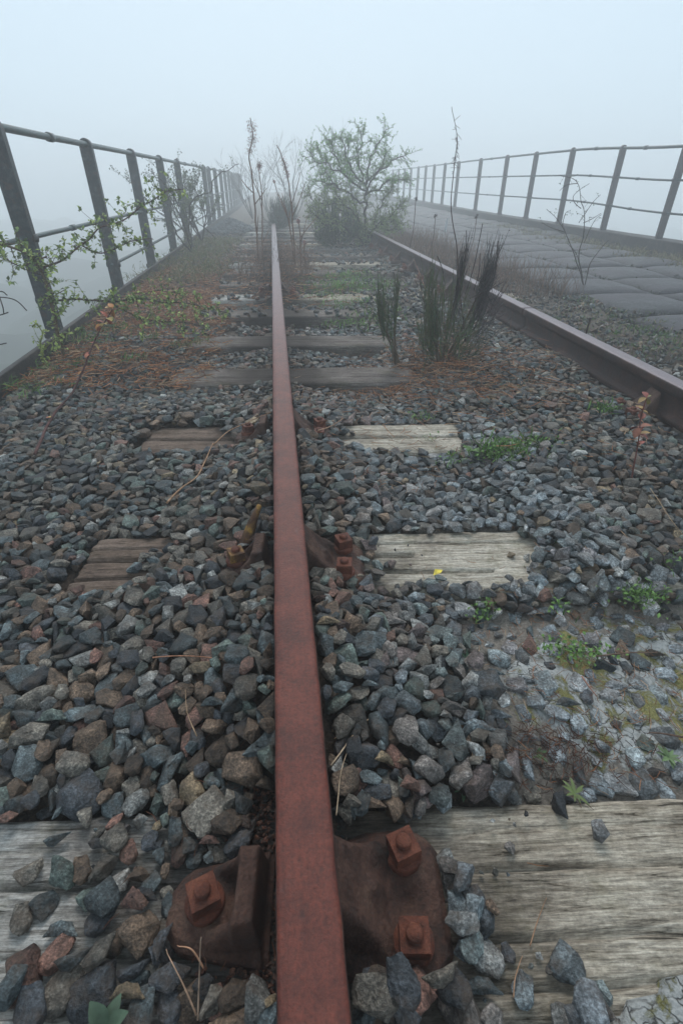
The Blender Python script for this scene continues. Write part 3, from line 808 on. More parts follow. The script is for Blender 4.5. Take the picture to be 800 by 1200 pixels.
def bulk(name, items, libs, mat, parent, smooth):
    V = []; Fa = []; Cc = []; o = 0
    for (vi, R, S, p, col) in items:
        v, f = libs[vi]; V.append((v @ R.T)*S + np.array(p)); Fa.append(f+o); o += len(v)
        Cc.append(np.tile(np.array([*col, 1.0]), (len(v), 1)))
    V = np.concatenate(V).astype(np.float32); Fa = np.concatenate(Fa).astype(np.int32); Cc = np.concatenate(Cc).astype(np.float32)
    me = bpy.data.meshes.new(name); me.vertices.add(len(V)); me.vertices.foreach_set('co', V.ravel())
    me.loops.add(Fa.size); me.loops.foreach_set('vertex_index', Fa.ravel()); me.polygons.add(len(Fa))
    me.polygons.foreach_set('loop_start', np.arange(0, Fa.size, 3, dtype=np.int32)); me.update(calc_edges=True)
    me.polygons.foreach_set('use_smooth', [smooth]*len(Fa))
    a = me.color_attributes.new('col', 'FLOAT_COLOR', 'POINT'); a.data.foreach_set('color', Cc.ravel())
    me.materials.append(mat); ob = bpy.data.objects.new(name, me); C.objects.link(ob)
    if parent: ob.parent = parent
    ob['kind'] = 'stuff'; return ob, len(Fa)
items = []
for k, (vi, R, S, p, h) in enumerate(stones_all):
    if k in top or vis[k] < 3 or score[k] == 0: continue
    items.append((vi, R, S, p, stone_col(p[0], p[1], crnd)))
_, t1 = bulk('stones', items, LV1, M_STONES, ballast, False)
# farther ballast, simple hulls
far = []
def scatter(n, xa, xb, ya, yb, smin, smax, dz=0, keep=None):
    for _ in range(n):
        y = ya + (yb-ya)*rnd.random()**1.35; x = rnd.uniform(xa, xb)
        if abs(x-RAILX[0]) < .05 or abs(x-RAILX[1]) < .055: continue
        if keep and not keep(x, y): continue
        onsl = any(abs(y-sl_y(i, x)) < .135 for i in range(len(SLY))) and -.56 < x < 1.4
        if onsl and rnd.random() < (.80 if x < .7 else .35): continue
        z = float(level(x, y)) - .018 + rnd.uniform(-.014, .010) + dz
        if onsl: z = SL_TOP + .008
        S = rnd.uniform(smin, smax)
        far.append((rnd.randrange(NV), rot(rnd.gauss(0,.5), rnd.gauss(0,.5), rnd.uniform(0, 6.3)), S, (x, y, z), stone_col(x, y, crnd)))
scatter(7500, -1.30, 1.46, 3.35, 9, .030, .060, keep=lambda x, y: x > -.6 or rnd.random() < .35)
scatter(1500, -1.30, 1.46, 9, 14, .035, .070)
scatter(5200, 1.53, 2.55, 1.0, 6.5, .014, .042)
scatter(1200, 1.53, 2.4, 6.5, 11, .02, .05)
scatter(2400, -1.32, -.5, 2.6, 9, .012, .030, .006)
scatter(1500, -.33, .33, .0, 1.6, .004, .012, .0)
for _ in range(700):      # debris in the joints of the deck plates and along their edge
    y = rnd.uniform(3.2, 9); x = rnd.choice([2.48+rnd.random()**2*.6, 2.4425+.755*rnd.randrange(4)+rnd.gauss(0,.03), rnd.uniform(2.5, 4.6)])
    if rnd.random() < .4: y = 2.7725 + .755*rnd.randrange(1, 8) + rnd.gauss(0,.03)
    far.append((rnd.randrange(NV), rot(rnd.random()*3, rnd.random()*3, 0), rnd.uniform(.012, .035), (x, y, -.172+.02*rnd.random()), (.06,.06,.055)))
# heap of gravel by the left kerb in the mist
hp = G(276, 262, -.1)
for _ in range(1200):
    a = rnd.uniform(0, 2*pi); r_ = rnd.random()**.5; z = .20*(1-r_)
    far.append((rnd.randrange(NV), rot(rnd.random()*3, rnd.random()*3, 0), rnd.uniform(.03, .06), (-.85+.42*r_*cos(a), 11.6+.95*r_*sin(a), -.16+z), (.09,.10,.105)))
# rusty grit beside the nearest chair
for _ in range(2600):
    x = -.075 + rnd.gauss(0, .035); y = rnd.uniform(.05, .55)
    if abs(x-RAILX[0]) < .037 or x < -.2: continue
    c = rnd.choice([(.10,.035,.02), (.05,.02,.013), (.03,.022,.018), (.14,.06,.035)])
    far.append((rnd.randrange(NV), rot(rnd.random()*3, rnd.random()*3, 0), rnd.uniform(.003, .011), (x, y, -.172+rnd.uniform(0,.008)), c))
_, t2 = bulk('far_stones', far, HULL, M_STONES, ballast, False)
print('EMBED', len(placed)); print('STONES', len(stones_all), 'kept', len(items), 'tris', t1, t2, 'far', len(far))

# ------------------------------------------------------------------ railings
def railing(name, label, xs_f, ys_, zb_f, height, fr, mat, pmat, inner, pw, side):
    t = thing(name, label, 'railing', (xs_f(ys_[0]), ys_[0], zb_f(ys_[0])), 'iron railings along the viaduct')
    org = Vector(t.location)
    pw2 = pw*.62
    base = MB(); n = 8
    prof = []          # rounded-top flat post, axis up
    def post_mb(h):
        b = MB(); vs = []; fs = []
        out = [(-pw/2, 0), (pw/2, 0), (pw/2, h-.02)] + [(pw/2*cos(a), h-.02 + pw*.55*sin(a)) for a in np.linspace(.35, pi-.35, 6)] + [(-pw/2, h-.02)]
        m = len(out)
        for y in (-pw2/2, pw2/2):
            for (x, z) in out: vs.append((x + .002*mnoise.noise(Vector((z*9, y*50, 1))), y, z))
        fs.append(tuple(range(m))); fs.append(tuple(range(2*m-1, m-1, -1)))
        for k in range(m): k2 = (k+1) % m; fs.append((k, m+k, m+k2, k2))
        b.add(vs, fs)
        b.box(-pw/2-.012, pw/2+.004, -pw2/2-.012, pw2/2+.012, -.004, .035)   # foot
        return b
    pme = None
    for y in ys_:
        if pme is None:
            o = post_mb(height).build('post', mat, t); pme = o.data
            bm = bmesh.new(); bm.from_mesh(pme); bmesh.ops.bevel(bm, geom=[e for e in bm.edges], offset=.004, segments=1, affect='EDGES', clamp_overlap=True); bm.to_mesh(pme); bm.free()
        else: o = bpy.data.objects.new('post', pme); C.objects.link(o); o.parent = t
        o.location = Vector((xs_f(y), y, zb_f(y))) - org
        if side < 0: o.rotation_euler = (rnd.uniform(-.008,.008), rnd.uniform(-.008,.008), 0)
        else: o.rotation_euler = (rnd.uniform(-.01,.01), rnd.uniform(-.006,.006), 0)
        if y < 14:
            for k, q in enumerate(fr[1:]):
                c = MB(); c.tube([(-.0-.5*pw-.008, 0, height*q), (.5*pw+.010, 0, height*q)], [.021, .021], 10)
                bo = c.build('rail_clamp', mat, t, smooth=True); bo.location = o.location
    ys_all = ys_
    for k, q in enumerate(fr):
        ys_ = [v_ for v_ in ys_all if v_ > 4.5] if (side < 0 and k == 2) else ys_all
        lead = .06 if (side < 0 and k == 2) else 2.0
        b = MB(); r_ = (.019 if k == 0 else .0135)*(1 if side < 0 else .95)
        yy = [ys_[0]-lead + .3*j for j in range(int((ys_[-1]-ys_[0]+lead+1)/.3))]
        pts = [Vector((xs_f(y) , y, zb_f(y) + height*q - (.012 if k == 0 else 0) + .003*mnoise.noise(Vector((y*1.3, k, side))))) - org for y in yy]
        b.tube(pts, r_, 8)
        b.build(['top_rail', 'middle_rail', 'lower_rail'][k], pmat, t, smooth=True)
        # pipe couplings and drips
        for y in ([4.1, 10.0] if side < 0 else [8.0, 14, 9.3]):
            if ys_[0] < y:
                cb = MB(); cb.tube([Vector((xs_f(y), y-.035, zb_f(y)+height*q-(.012 if k == 0 else 0)))-org, Vector((xs_f(y), y+.035, zb_f(y)+height*q-(.012 if k == 0 else 0)))-org], r_*1.35, 10)
                cb.build('pipe_coupling', pmat, t, smooth=True)
    return t
LY = [1.87, 3.33, 4.85, 6.31, 7.80, 9.15, 12.6, 13.6, 15.0, 16.6, 18.2, 19.7, 21.2, 22.7, 24.2, 25.7, 27.2]
railing('railing', 'dark wet railing on the left edge of the viaduct with thick leaning posts',
        lambda y: -1.355, LY, lambda y: -.15, 1.03, [1.0, .51, .20], M_POST, M_PIPE, 1, .088, -1)
RY = [5.7, 7.17, 8.55, 10.02, 11.46, 12.95, 14.8, 16.9, 18.6, 20.2, 21.7, 23.2, 24.8, 26.3, 27.8, 29.3]
def rzb(y): return -.085 + .075*float(sstep(7, 10, np.array(y)))
railing('railing', 'brown railing with three thin bars along the right edge beyond the plates',
        lambda y: rx(y), RY, rzb, 1.10, [1.0, .665, .335], M_POSTR, M_PIPE, -1, .084, 1)

# ------------------------------------------------------------------ plants
BARK = (.055, .042, .036); GREEN = (.13, .17, .05); LIME = (.24, .29, .07)
def curve_pts(ctrl, n=10, wob=.0, seed=0):
    ctrl = [Vector(c) for c in ctrl]; out = []
    m = len(ctrl)
    for i in range(m-1):
        p0 = ctrl[max(i-1, 0)]; p1 = ctrl[i]; p2 = ctrl[i+1]; p3 = ctrl[min(i+2, m-1)]
        for k in range(n):
            t = k/n
            q = .5*((2*p1) + (p2-p0)*t + (2*p0-5*p1+4*p2-p3)*t*t + (3*p1-p0-3*p2+p3)*t**3)
            if wob: q = q + Vector((mnoise.noise(q*9+Vector((seed,0,0))), mnoise.noise(q*9+Vector((0,seed,3))), mnoise.noise(q*9+Vector((7,0,seed)))))*wob
            out.append(q)
    out.append(ctrl[-1]); return out
def rdir(up=.3, s=1):
    return Vector((rnd.gauss(0,s), rnd.gauss(0,s), rnd.gauss(up, s))).normalized()
def leaf_cluster(b, p, n, L, cols, spread=.012):
    for _ in range(n):
        c = rnd.choice(cols); f = rnd.uniform(.75, 1.25)
        b.leaf(Vector(p)+rdir(0)*spread*rnd.random(), rdir(.25), L*rnd.uniform(.6, 1.2), L*rnd.uniform(.55, .8), tuple(a*f for a in c))
def stem_with_leaves(bs, bl, ctrl, r0, r1, cols, L=.016, every=.03, ncl=4, wob=.012, bark=BARK, side=.5, seed=0, start=0.0):
    pts = curve_pts(ctrl, 10, wob, seed); m = len(pts)
    bs.tube(pts, [r0+(r1-r0)*i/(m-1) for i in range(m)], 6, bark)
    acc = 0; tot = sum((pts[i+1]-pts[i]).length for i in range(m-1)); run = 0
    for i in range(m-1):
        d = (pts[i+1]-pts[i]).length; acc += d; run += d
        if run/tot < start: continue
        while acc > every:
            acc -= every; p = pts[i]
            if rnd.random() < side:
                dd = rdir(.2); l = rnd.uniform(.02, .07)*(L/.016); q = p + dd*l; bs.tube([p, p+dd*l*.5+rdir(0)*.004, q], [r1*.8, r1*.6, r1*.4], 4, bark)
                leaf_cluster(bl, q, ncl, L, cols); leaf_cluster(bl, p+dd*l*.5, max(1, ncl//2), L*.8, cols)
            else: leaf_cluster(bl, p, ncl, L, cols)
    return pts
def finish_plant(name, label, cat, loc, bs, bl, group=None, leafname='foliage', stemname='stems', leafkind='stuff'):
    t = thing(name, label, cat, loc, group); M_ = Matrix.Translation(-Vector(loc))
    if bs.v:
        o = bs.build(stemname, M_BARK, t, smooth=True); o.data.transform(M_)
    if bl and bl.v:
        o = bl.build(leafname, M_PLANT, t); o.data.transform(M_)
        if leafkind: o['kind'] = leafkind
    return t

# leafy bramble-like gooseberry at the first post
cols = [(.25,.32,.08), (.17,.24,.07), (.33,.38,.10), (.13,.18,.06)]
bs = MB(); bl = MB(); base = G(75, 418, -.15)
st = stem_with_leaves(bs, bl, [base, P(68, 385, 2.9), P(58, 350, 2.95), P(48, 318, 3.0), P(30, 296, 3.0), P(-15, 278, 2.95), P(-50, 270, 2.9)], .011, .004, cols, .028, .016, 6, .014, (.11,.075,.045), .6, 1, .12)
stem_with_leaves(bs, bl, [P(46, 316, 3.0), P(70, 305, 3.05), P(98, 285, 3.15), P(118, 268, 3.25), P(150, 255, 3.4), P(190, 228, 3.6), P(215, 222, 3.7)], .0055, .002, cols, .028, .015, 6, .012, (.09,.05,.045), .55, 2)
stem_with_leaves(bs, bl, [P(96, 287, 3.15), P(122, 297, 3.2), P(150, 283, 3.25), P(180, 281, 3.3)], .004, .0015, cols, .027, .014, 6, .012, (.09,.05,.045), .5, 3)
stem_with_leaves(bs, bl, [P(60, 353, 2.95), P(100, 352, 2.95), P(140, 352, 2.95), P(180, 352, 3.0), P(230, 358, 3.05), P(270, 368, 3.1)], .0055, .002, cols, .023, .010, 6, .012, (.08,.06,.045), .7, 4)
stem_with_leaves(bs, bl, [P(130, 355, 2.95), P(165, 372, 2.9), P(210, 378, 2.9), P(245, 383, 2.95)], .004, .0015, cols, .023, .011, 6, .012, (.08,.06,.045), .7, 5)
stem_with_leaves(bs, bl, [P(150, 352, 2.95), P(180, 342, 3.05), P(215, 345, 3.1)], .003, .0015, cols, .018, .012, 5, .012, (.08,.06,.045), .7, 6)
stem_with_leaves(bs, bl, [P(55, 300, 3.0), P(28, 312, 2.95), P(5, 300, 2.9), P(-20, 296, 2.9)], .004, .002, cols, .028, .014, 6, .012, (.09,.05,.045), .6, 7)
finish_plant('thorny_shrub', 'thorny shrub sending small-leaved green branches across the first two left posts', 'shrub', base, bs, bl)

# yellow-green shoot
bs = MB(); bl = MB(); base = G(52, 425)
stem_with_leaves(bs, bl, [base, P(48, 405, 2.75), P(50, 390, 2.75), P(40, 378, 2.75)], .004, .002, [(.38,.42,.10), (.28,.34,.09)], .020, .014, 5, .006, (.25,.28,.08), .4, 1)
stem_with_leaves(bs, bl, [P(50, 412, 2.75), P(60, 402, 2.72), P(62, 410, 2.7)], .003, .0015, [(.38,.42,.10), (.28,.34,.09)], .016, .014, 4, .004, (.25,.28,.08), .4, 1)
finish_plant('leafy_shoot', 'small bright yellow-green shoot below the first left railing post', 'plant', base, bs, bl)

# orange-leaved sapling, each leaf a part
def leafy_sapling(name, label, ctrl, r0, r1, leaves, colset, bark, cat='sapling'):
    base = Vector(ctrl[0]); bs = MB(); pts = curve_pts(ctrl, 8, .006, 3); m = len(pts)
    bs.tube(pts, [r0+(r1-r0)*i/(m-1) for i in range(m)], 6, bark)
    t = finish_plant(name, label, cat, base, bs, None, stemname='stem')
    for (fr, n, L) in leaves:
        p = pts[int(fr*(m-1))]
        for _ in range(n):
            b = MB(); d = rdir(.2); c = rnd.choice(colset); f = rnd.uniform(.8, 1.2); c = tuple(a*f for a in c)
            a = d.cross(Vector((0,0,1))).normalized(); nn = a.cross(d)
            vs = [Vector((0,0,0))]; fs = []
            for k in range(1, 6):
                u = k/5; wd = .36*L*sin(pi*min(u*.92+.04, 1))*(1 if k < 5 else 0); c0 = d*L*u - nn*L*.25*u*u
                vs += [c0 + a*wd + nn*wd*.35, c0, c0 - a*wd + nn*wd*.35]
            fs += [(0,2,1), (0,3,2)]
            for k in range(4):
                q = 1+3*k; fs += [(q, q+1, q+4, q+3), (q+1, q+2, q+5, q+4)]
            b.add(vs, fs, c); o = b.build('leaf', M_PLANT, t, smooth=True); o.location = p - base
    return t
ORANGE = [(.34,.10,.045), (.38,.16,.05), (.28,.07,.04), (.36,.24,.08)]
leafy_sapling('bramble_shoot', 'thin leaning shoot with orange and red leaves rising from stones at left', 
    [G(42, 532, -.14), P(60, 490, 1.95), P(88, 455, 2.1), P(104, 415, 2.2), P(118, 385, 2.25), P(132, 362, 2.3)], .0055, .002,
    [(.22,2,.022), (.5,2,.026), (.6,2,.030), (.68,3,.032), (.78,3,.034), (.86,3,.030), (.92,3,.036), (1.0,4,.034)], ORANGE, (.10,.05,.045))
leafy_sapling('seedling', 'small upright seedling with reddish leaves before the right rail', 
    [G(738, 572, -.165), P(742, 545, 1.26), P(746, 515, 1.28), P(750, 492, 1.28), P(757, 466, 1.28)], .003, .0014,
    [(.45,2,.024), (.58,3,.030), (.68,3,.034), (.76,2,.030), (.86,3,.030), (1.0,4,.026)], [(.24,.09,.055), (.32,.20,.07), (.22,.20,.06), (.26,.07,.05)], (.14,.05,.04))

# bare twigs reaching in at the left edge
bs = MB(); base = Vector((-1.24, 2.05, -.15))
for ctrl in ([base, P(-60, 400, 2.1), P(-30, 352, 2.2), P(0, 348, 2.25), P(18, 352, 2.3), P(32, 364, 2.3)], [P(-28, 352, 2.2), P(0, 342, 2.2), P(9, 346, 2.2)],
             [base, P(-70, 450, 2.05), P(-30, 385, 2.1), P(10, 366, 2.1)], [base, P(-40, 420, 2.1), P(8, 402, 2.12)], [P(0, 348, 2.25), P(5, 360, 2.2), P(6, 368, 2.2)]):
    bs.tube(curve_pts(ctrl, 5, .006), .0022, 5, (.04,.03,.028))
finish_plant('bare_twigs', 'bare dark twigs poking in over the left edge under the lower rail', 'twigs', base, bs, None)

# generic shrub
def shrub(name, label, base, h, spread, leafcols, L, dens, levels=4, r0=.02, bark=BARK, n0=3, up=1.0, ang=.55, cat='shrub', ncl=3, group=None, trunk=.25, bare_low=.2):
    bs = MB(); bl = MB(); base = Vector(base)
    def grow(p, d, l, r, lev):
        q = p; pts = [p]; n = 4
        for k in range(n):
            d = (d + rdir(.08, 1)*.22).normalized(); q = q + d*l/n; pts.append(q)
            if leafcols and lev >= 1 and rnd.random() < dens and (q.z-base.z) > h*bare_low: leaf_cluster(bl, q, ncl, L, leafcols, L)
        bs.tube(pts, [r*(1-.4*i/n) for i in range(n+1)], 5 if r > .006 else 3, bark, cap=False)
        if lev < levels:
            for _ in range(rnd.choice([2, 3]) if lev < levels-1 else rnd.choice([2, 3, 4])):
                a = rdir(0, 1); nd = (d + a*ang*spread + Vector((0,0,.12*up))).normalized()
                st_ = rnd.choice(pts[1:] if lev else pts[2:])
                grow(st_, nd, l*rnd.uniform(.55, .85), r*.6, lev+1)
        elif leafcols: leaf_cluster(bl, q, ncl, L, leafcols, L)
    for k in range(n0):
        d = Vector((rnd.gauss(0,.35*spread), rnd.gauss(0,.35*spread), 1)).normalized()
        grow(base, d, h*(trunk+.12*rnd.random()), r0, 0)
    return finish_plant(name, label, cat, base, bs, bl, group)
MIST = [(.14,.30,.06), (.22,.42,.09), (.11,.22,.05)]

# main bush of the distance: trunk, limbs drawn from the picture, then random twigs
bs = MB(); bl = MB(); base = P(430, 280, 8.8); base.z = -.2
def bp(x, y, Y=8.8): return P(x, y, Y)
limbs = [[base, bp(429,262), bp(429,240), bp(428,215)], [bp(429,228), bp(445,218,8.7), bp(460,212,8.6), bp(476,211,8.6)], [bp(429,225), bp(440,205), bp(458,190,9), bp(474,180,9)],
         [bp(428,216), bp(432,195), bp(440,172), bp(452,152)], [bp(428,216), bp(420,195), bp(421,175), bp(422,155)], [bp(428,218), bp(412,200), bp(404,180), bp(400,160)],
         [bp(428,225), bp(410,212,8.6), bp(395,200,8.5), bp(378,192,8.5), bp(362,184,8.5)], [bp(429,240), bp(405,225,8.5), bp(388,215,8.4), bp(374,212,8.4)], [base, bp(415,262,8.6), bp(398,245,8.5), bp(380,235,8.5)],
         [base, bp(445,262,8.5), bp(458,252,8.4), bp(470,240,8.3)], [bp(440,265,8.5), bp(452,262,8.4), bp(462,258,8.3)], [bp(428,214), bp(447,196,9.1), bp(452,178,9.1)], [bp(410,212), bp(392,185), bp(386,165)]]
def gtwig(p, d, l, r, lev, cols, L, ncl=3):
    pts = [p]; q = p
    for k in range(3):
        d = (d + rdir(.05)*.35).normalized(); q = q+d*l/3; pts.append(q)
        leaf_cluster(bl, q, ncl, L, cols, L*.8)
    bs.tube(pts, [r, r*.8, r*.6, r*.4], 3, BARK, cap=False)
    if lev > 0:
        for _ in range(2): gtwig(rnd.choice(pts[1:]), (d+rdir(0)*.9).normalized(), l*.7, r*.7, lev-1, cols, L, ncl)
limbs += [[base, bp(405,270,8.4), bp(385,255,8.3), bp(362,228,8.3)], [base, bp(400,265,8.2), bp(378,262,8.1), bp(366,250,8.1)], [base, bp(412,255,8.6), bp(396,228,8.6), bp(384,205,8.7), bp(372,175,8.8)],
          [base, bp(420,255,9), bp(412,225,9), bp(408,190,9.1), bp(412,165,9.2)], [base, bp(440,255,8.9), bp(450,235,9), bp(458,222,9)], [base, bp(436,268,8.3), bp(455,268,8.2), bp(468,262,8.1)], [base, bp(415,250,8.3), bp(400,240,8.2), bp(376,238,8.2)]]
for li, c in enumerate(limbs):
    pts = curve_pts(c, 6, .05, li); m = len(pts); rr = .030 if li == 0 else .014
    bs.tube(pts, [rr*(1-.65*i/(m-1)) for i in range(m)], 6, BARK)
    for i in range(2 if li else 8, m):
        if li == 0 and i < 10: continue
        for _ in range(2 if li < 9 else 3):
            d = ((pts[i]-pts[i-1]).normalized() + rdir(.1)*.9).normalized()
            low = pts[i].z < .55
            gtwig(pts[i], d, rnd.uniform(.07, .17), .004, 1, [(.20,.27,.08), (.24,.31,.10), (.15,.2,.07)] if low else MIST, .024)
finish_plant('hawthorn_bush', 'spreading pale green bush in the mist over the far end of the right rail', 'bush', base, bs, bl)

# brooms: sheaves of upright green whips
def broom(name, label, base, sheaves, n, cols, r=.0018, bark=(.10,.07,.045), extra=None, droop=0.0):
    bs = MB(); bl = MB(); base = Vector(base)
    for (tip, wd, cnt, h0) in sheaves:
        tip = Vector(tip)
        foot = base + Vector((rnd.uniform(-.02,.02), rnd.uniform(-.02,.02), 0))
        mid = foot.lerp(tip, h0) + Vector(((tip.x-foot.x)*.15, 0, -.02))
        bs.tube(curve_pts([foot, foot.lerp(mid, .5)+Vector((0,0,.01)), mid], 5, .006), [.008, .008, .007, .006, .006, .006, .005, .005, .004, .004, .003], 6, bark)
        for k in range(int(cnt*1.45)):
            s = mid + Vector((rnd.gauss(0, wd*.22), rnd.gauss(0, wd*.22), rnd.uniform(-.3, .35)*(tip.z-mid.z)))
            e = tip + Vector((rnd.gauss(0, wd*.5), rnd.gauss(0, wd*.5), -abs(rnd.gauss(0, .30))*(tip.z-foot.z)))
            m = s.lerp(e, .45) + Vector(((e.x-s.x)*.25, (e.y-s.y)*.25, -.01))
            c = rnd.choice(cols); f = rnd.uniform(.7, 1.3); c = tuple(a*f for a in c)
            pts = curve_pts([s, m, e], 4, .004, k)
            bl.tube(pts, [r*1.3*(1-.75*i/(len(pts)-1)) for i in range(len(pts))], 3, c, cap=False)
            for _ in range(rnd.choice([1, 2, 3])):
                i = rnd.randrange(2, len(pts)-1); d = (pts[i+1]-pts[i]).normalized(); d = (d + rdir(.3)*.28).normalized()
                l = rnd.uniform(.04, .11); bl.tube([pts[i], pts[i]+d*l*.5, pts[i]+d*l+Vector((0,0,.008))], [r*.9, r*.7, r*.4], 3, c, cap=False)
                for t in range(2): bl.leaf(pts[i]+d*l*rnd.random(), (d+rdir(.3)*.6), .008, .0035, c)
    if extra: extra(bs, bl)
    return finish_plant(name, label, 'broom', base, bs, bl, 'broom bushes between the rails', 'whips')
BG = [(.045,.075,.030), (.07,.10,.035), (.10,.11,.045), (.085,.07,.04)]; BD = [(.045,.035,.035), (.06,.04,.04), (.035,.028,.028)]
base = G(516, 432, -.16); YB = 2.45
def tall(bs, bl):
    p = curve_pts([P(545, 400, YB), P(538, 330, YB), P(535, 290, YB), P(528, 250, YB+.05), P(529, 215, YB+.05), P(534, 180, YB), P(535, 160, YB), P(529, 125, YB)], 8, .004)
    bs.tube(p, [.0032*(1-.7*i/(len(p)-1)) for i in range(len(p))], 5, (.085,.055,.05))
    for k in range(45):
        q = p[int(len(p)*rnd.uniform(.62, .92))]; e = q+rdir(-.1)*rnd.uniform(.01, .035); bs.tube([q, e], [.0009, .0006], 3, (.10,.06,.055), cap=False)
    for (a, b_) in (((545,345),(565,262)), ((540,340),(546,270)), ((550,350),(590,330)), ((560,350),(588,288)), ((520,330),(512,300)), ((555,340),(562,296)), ((575,340),(583,282))):
        bs.tube(curve_pts([P(*a, YB), P((a[0]+b_[0])/2+2, (a[1]+b_[1])/2, YB), P(*b_, YB)], 4, .003), .0018, 4, (.05,.035,.035))
    for k in range(26):        # dead roots and fallen whips at its foot
        a = rnd.uniform(0, 2*pi); l = rnd.uniform(.05, .28); q = base+Vector((rnd.gauss(0,.06), rnd.gauss(0,.05), .012))
        bs.tube(curve_pts([q, q+Vector((cos(a)*l*.5, sin(a)*l*.5, rnd.uniform(.0,.04))), q+Vector((cos(a)*l, sin(a)*l, rnd.uniform(-.01,.02)))], 4, .012, k), [.003]*9, 4, rnd.choice([(.19,.10,.06), (.26,.15,.09), (.12,.07,.045)]))
broom('broom_bush', 'dark green broom bush with one very tall dry stem between the rails', base,
      [(P(504,296,YB), .03, 26, .35), (P(514,318,YB+.05), .05, 20, .3), (P(496,380,YB-.05), .03, 10, .35), (P(530,322,YB), .06, 22, .35), (P(552,350,YB), .06, 16, .35), (P(505,345,YB), .035, 12, .3), (P(562,385,YB), .05, 10, .4)], 0, BG, extra=tall)
bs2 = G(520, 428, -.16)
broom('broom_bush', 'brush-like dead brown broom tops standing in front of the right rail', bs2,
      [(P(545,286,YB+.05), .022, 40, .62), (P(577,290,YB+.05), .035, 60, .66), (P(570,318,YB+.05), .04, 22, .5), (P(586,335,YB+.1), .03, 12, .5)], 0, BD, r=.0016)
base3 = G(464, 428, -.165)
broom('broom_bush', 'small separate green broom tuft left of the main broom bush', base3,
      [(P(445,325,2.6), .022, 24, .5), (P(464,320,2.6), .012, 14, .5), (P(455,345,2.6), .03, 12, .45)], 0, BG)
b4 = G(398, 288, -.2)
broom('broom_bush', 'spiky dark green broom at the foot of the misty bush', b4,
      [(P(375,238,8.3), .16, 34, .3), (P(392,232,8.3), .16, 36, .3), (P(408,240,8.3), .16, 30, .3), (P(418,255,8.3), .14, 22, .3), (P(384,255,8.3), .12, 30, .3), (P(372,268,8.2), .12, 26, .3)], 0, [(.05,.09,.045), (.065,.10,.05)], r=.006)
b5 = Vector((.06, 10.6, -.1))
broom('broom_bush', 'dim broom growing over the left rail where it vanishes in mist', b5,
      [(P(322,232,10.6), .16, 50, .3), (P(332,228,10.6), .14, 50, .3), (P(340,240,10.6), .14, 50, .3), (P(330,248,10.6), .14, 40, .3), (P(318,250,10.6), .10, 24, .3)], 0, [(.05,.08,.05), (.07,.07,.05)], r=.006)

# tall dry flower stalks by the left rail
def stalk(label, ctrl, r, head, col=(.16,.09,.06), headcol=(.30,.16,.145), hw=.022, twigs=3):
    base = Vector(ctrl[0]); bs = MB(); bl = MB(); p = curve_pts(ctrl, 8, .008, rnd.random()*9); m = len(p)
    bs.tube(p, [r*(1-.6*i/(m-1)) for i in range(m)], 5, col)
    a, b_ = head
    for k in range(int(230*(b_-a)/.2)):
        f = rnd.uniform(a, b_); q = p[min(m-1, int(f*(m-1)))]; d = rdir(-.5); e = q + d*hw*rnd.uniform(.4, 1.3)
        bl.leaf(e, rdir(-.6), .014, .008, tuple(c*rnd.uniform(.7, 1.3) for c in headcol))
        if k % 4 == 0: bs.tube([q, e], [.001, .0008], 3, col, cap=False)
    for k in range(twigs):
        q = p[int(m*rnd.uniform(.1, .55))]; d = Vector((rnd.uniform(-1,1), rnd.uniform(-.5,.5), 1)).normalized(); l = rnd.uniform(.15, .35)
        bs.tube([q, q+d*l*.5+rdir(0)*.01, q+d*l], [r*.5, r*.4, r*.25], 4, col)
    return finish_plant('dry_stalk', label, 'dry stalk', base, bs, bl, 'tall dry stalks beside the left rail', 'seed_head', 'stem')
stalk('tallest dry stalk with a shaggy pinkish seed head, left of the rail', [P(303,309,6.2), P(301,280,6.2), P(298,235,6.2), P(295,205,6.2), P(292,180,6.2), P(296,160,6.2), P(293,138,6.2)], .011, (.70, .98), hw=.05)
stalk('thin dry stalk just right of the tallest one, small ragged top', [P(308,305,6.4), P(307,270,6.4), P(307,235,6.4), P(304,205,6.4), P(304,190,6.4)], .009, (.85, 1), hw=.03)
stalk('dry stalk bending over with a dark tip, right of the rail', [P(347,318,6.0), P(344,280,6.0), P(341,240,6.0), P(337,208,6.0), P(330,182,6.0), P(324,170,6.0)], .010, (.62, .78), hw=.03)
stalk('bare forked stalk leaning left across the misty rail', [P(344,306,6.1), P(340,270,6.1), P(334,245,6.1), P(325,225,6.1), P(321,212,6.1)], .008, (.97, 1), hw=.01, twigs=4)
stalk('short brown stalk at the right of the dry stalks', [P(353,318,5.9), P(352,290,5.9), P(351,270,5.9), P(349,256,5.9)], .010, (.9, 1), hw=.02, twigs=2)
stalk('thin dead stem beside the dark rail chair, right of the rail', [P(359,318,5.8), P(357,300,5.8), P(356,282,5.8)], .009, (.9, 1), hw=.015, twigs=2)

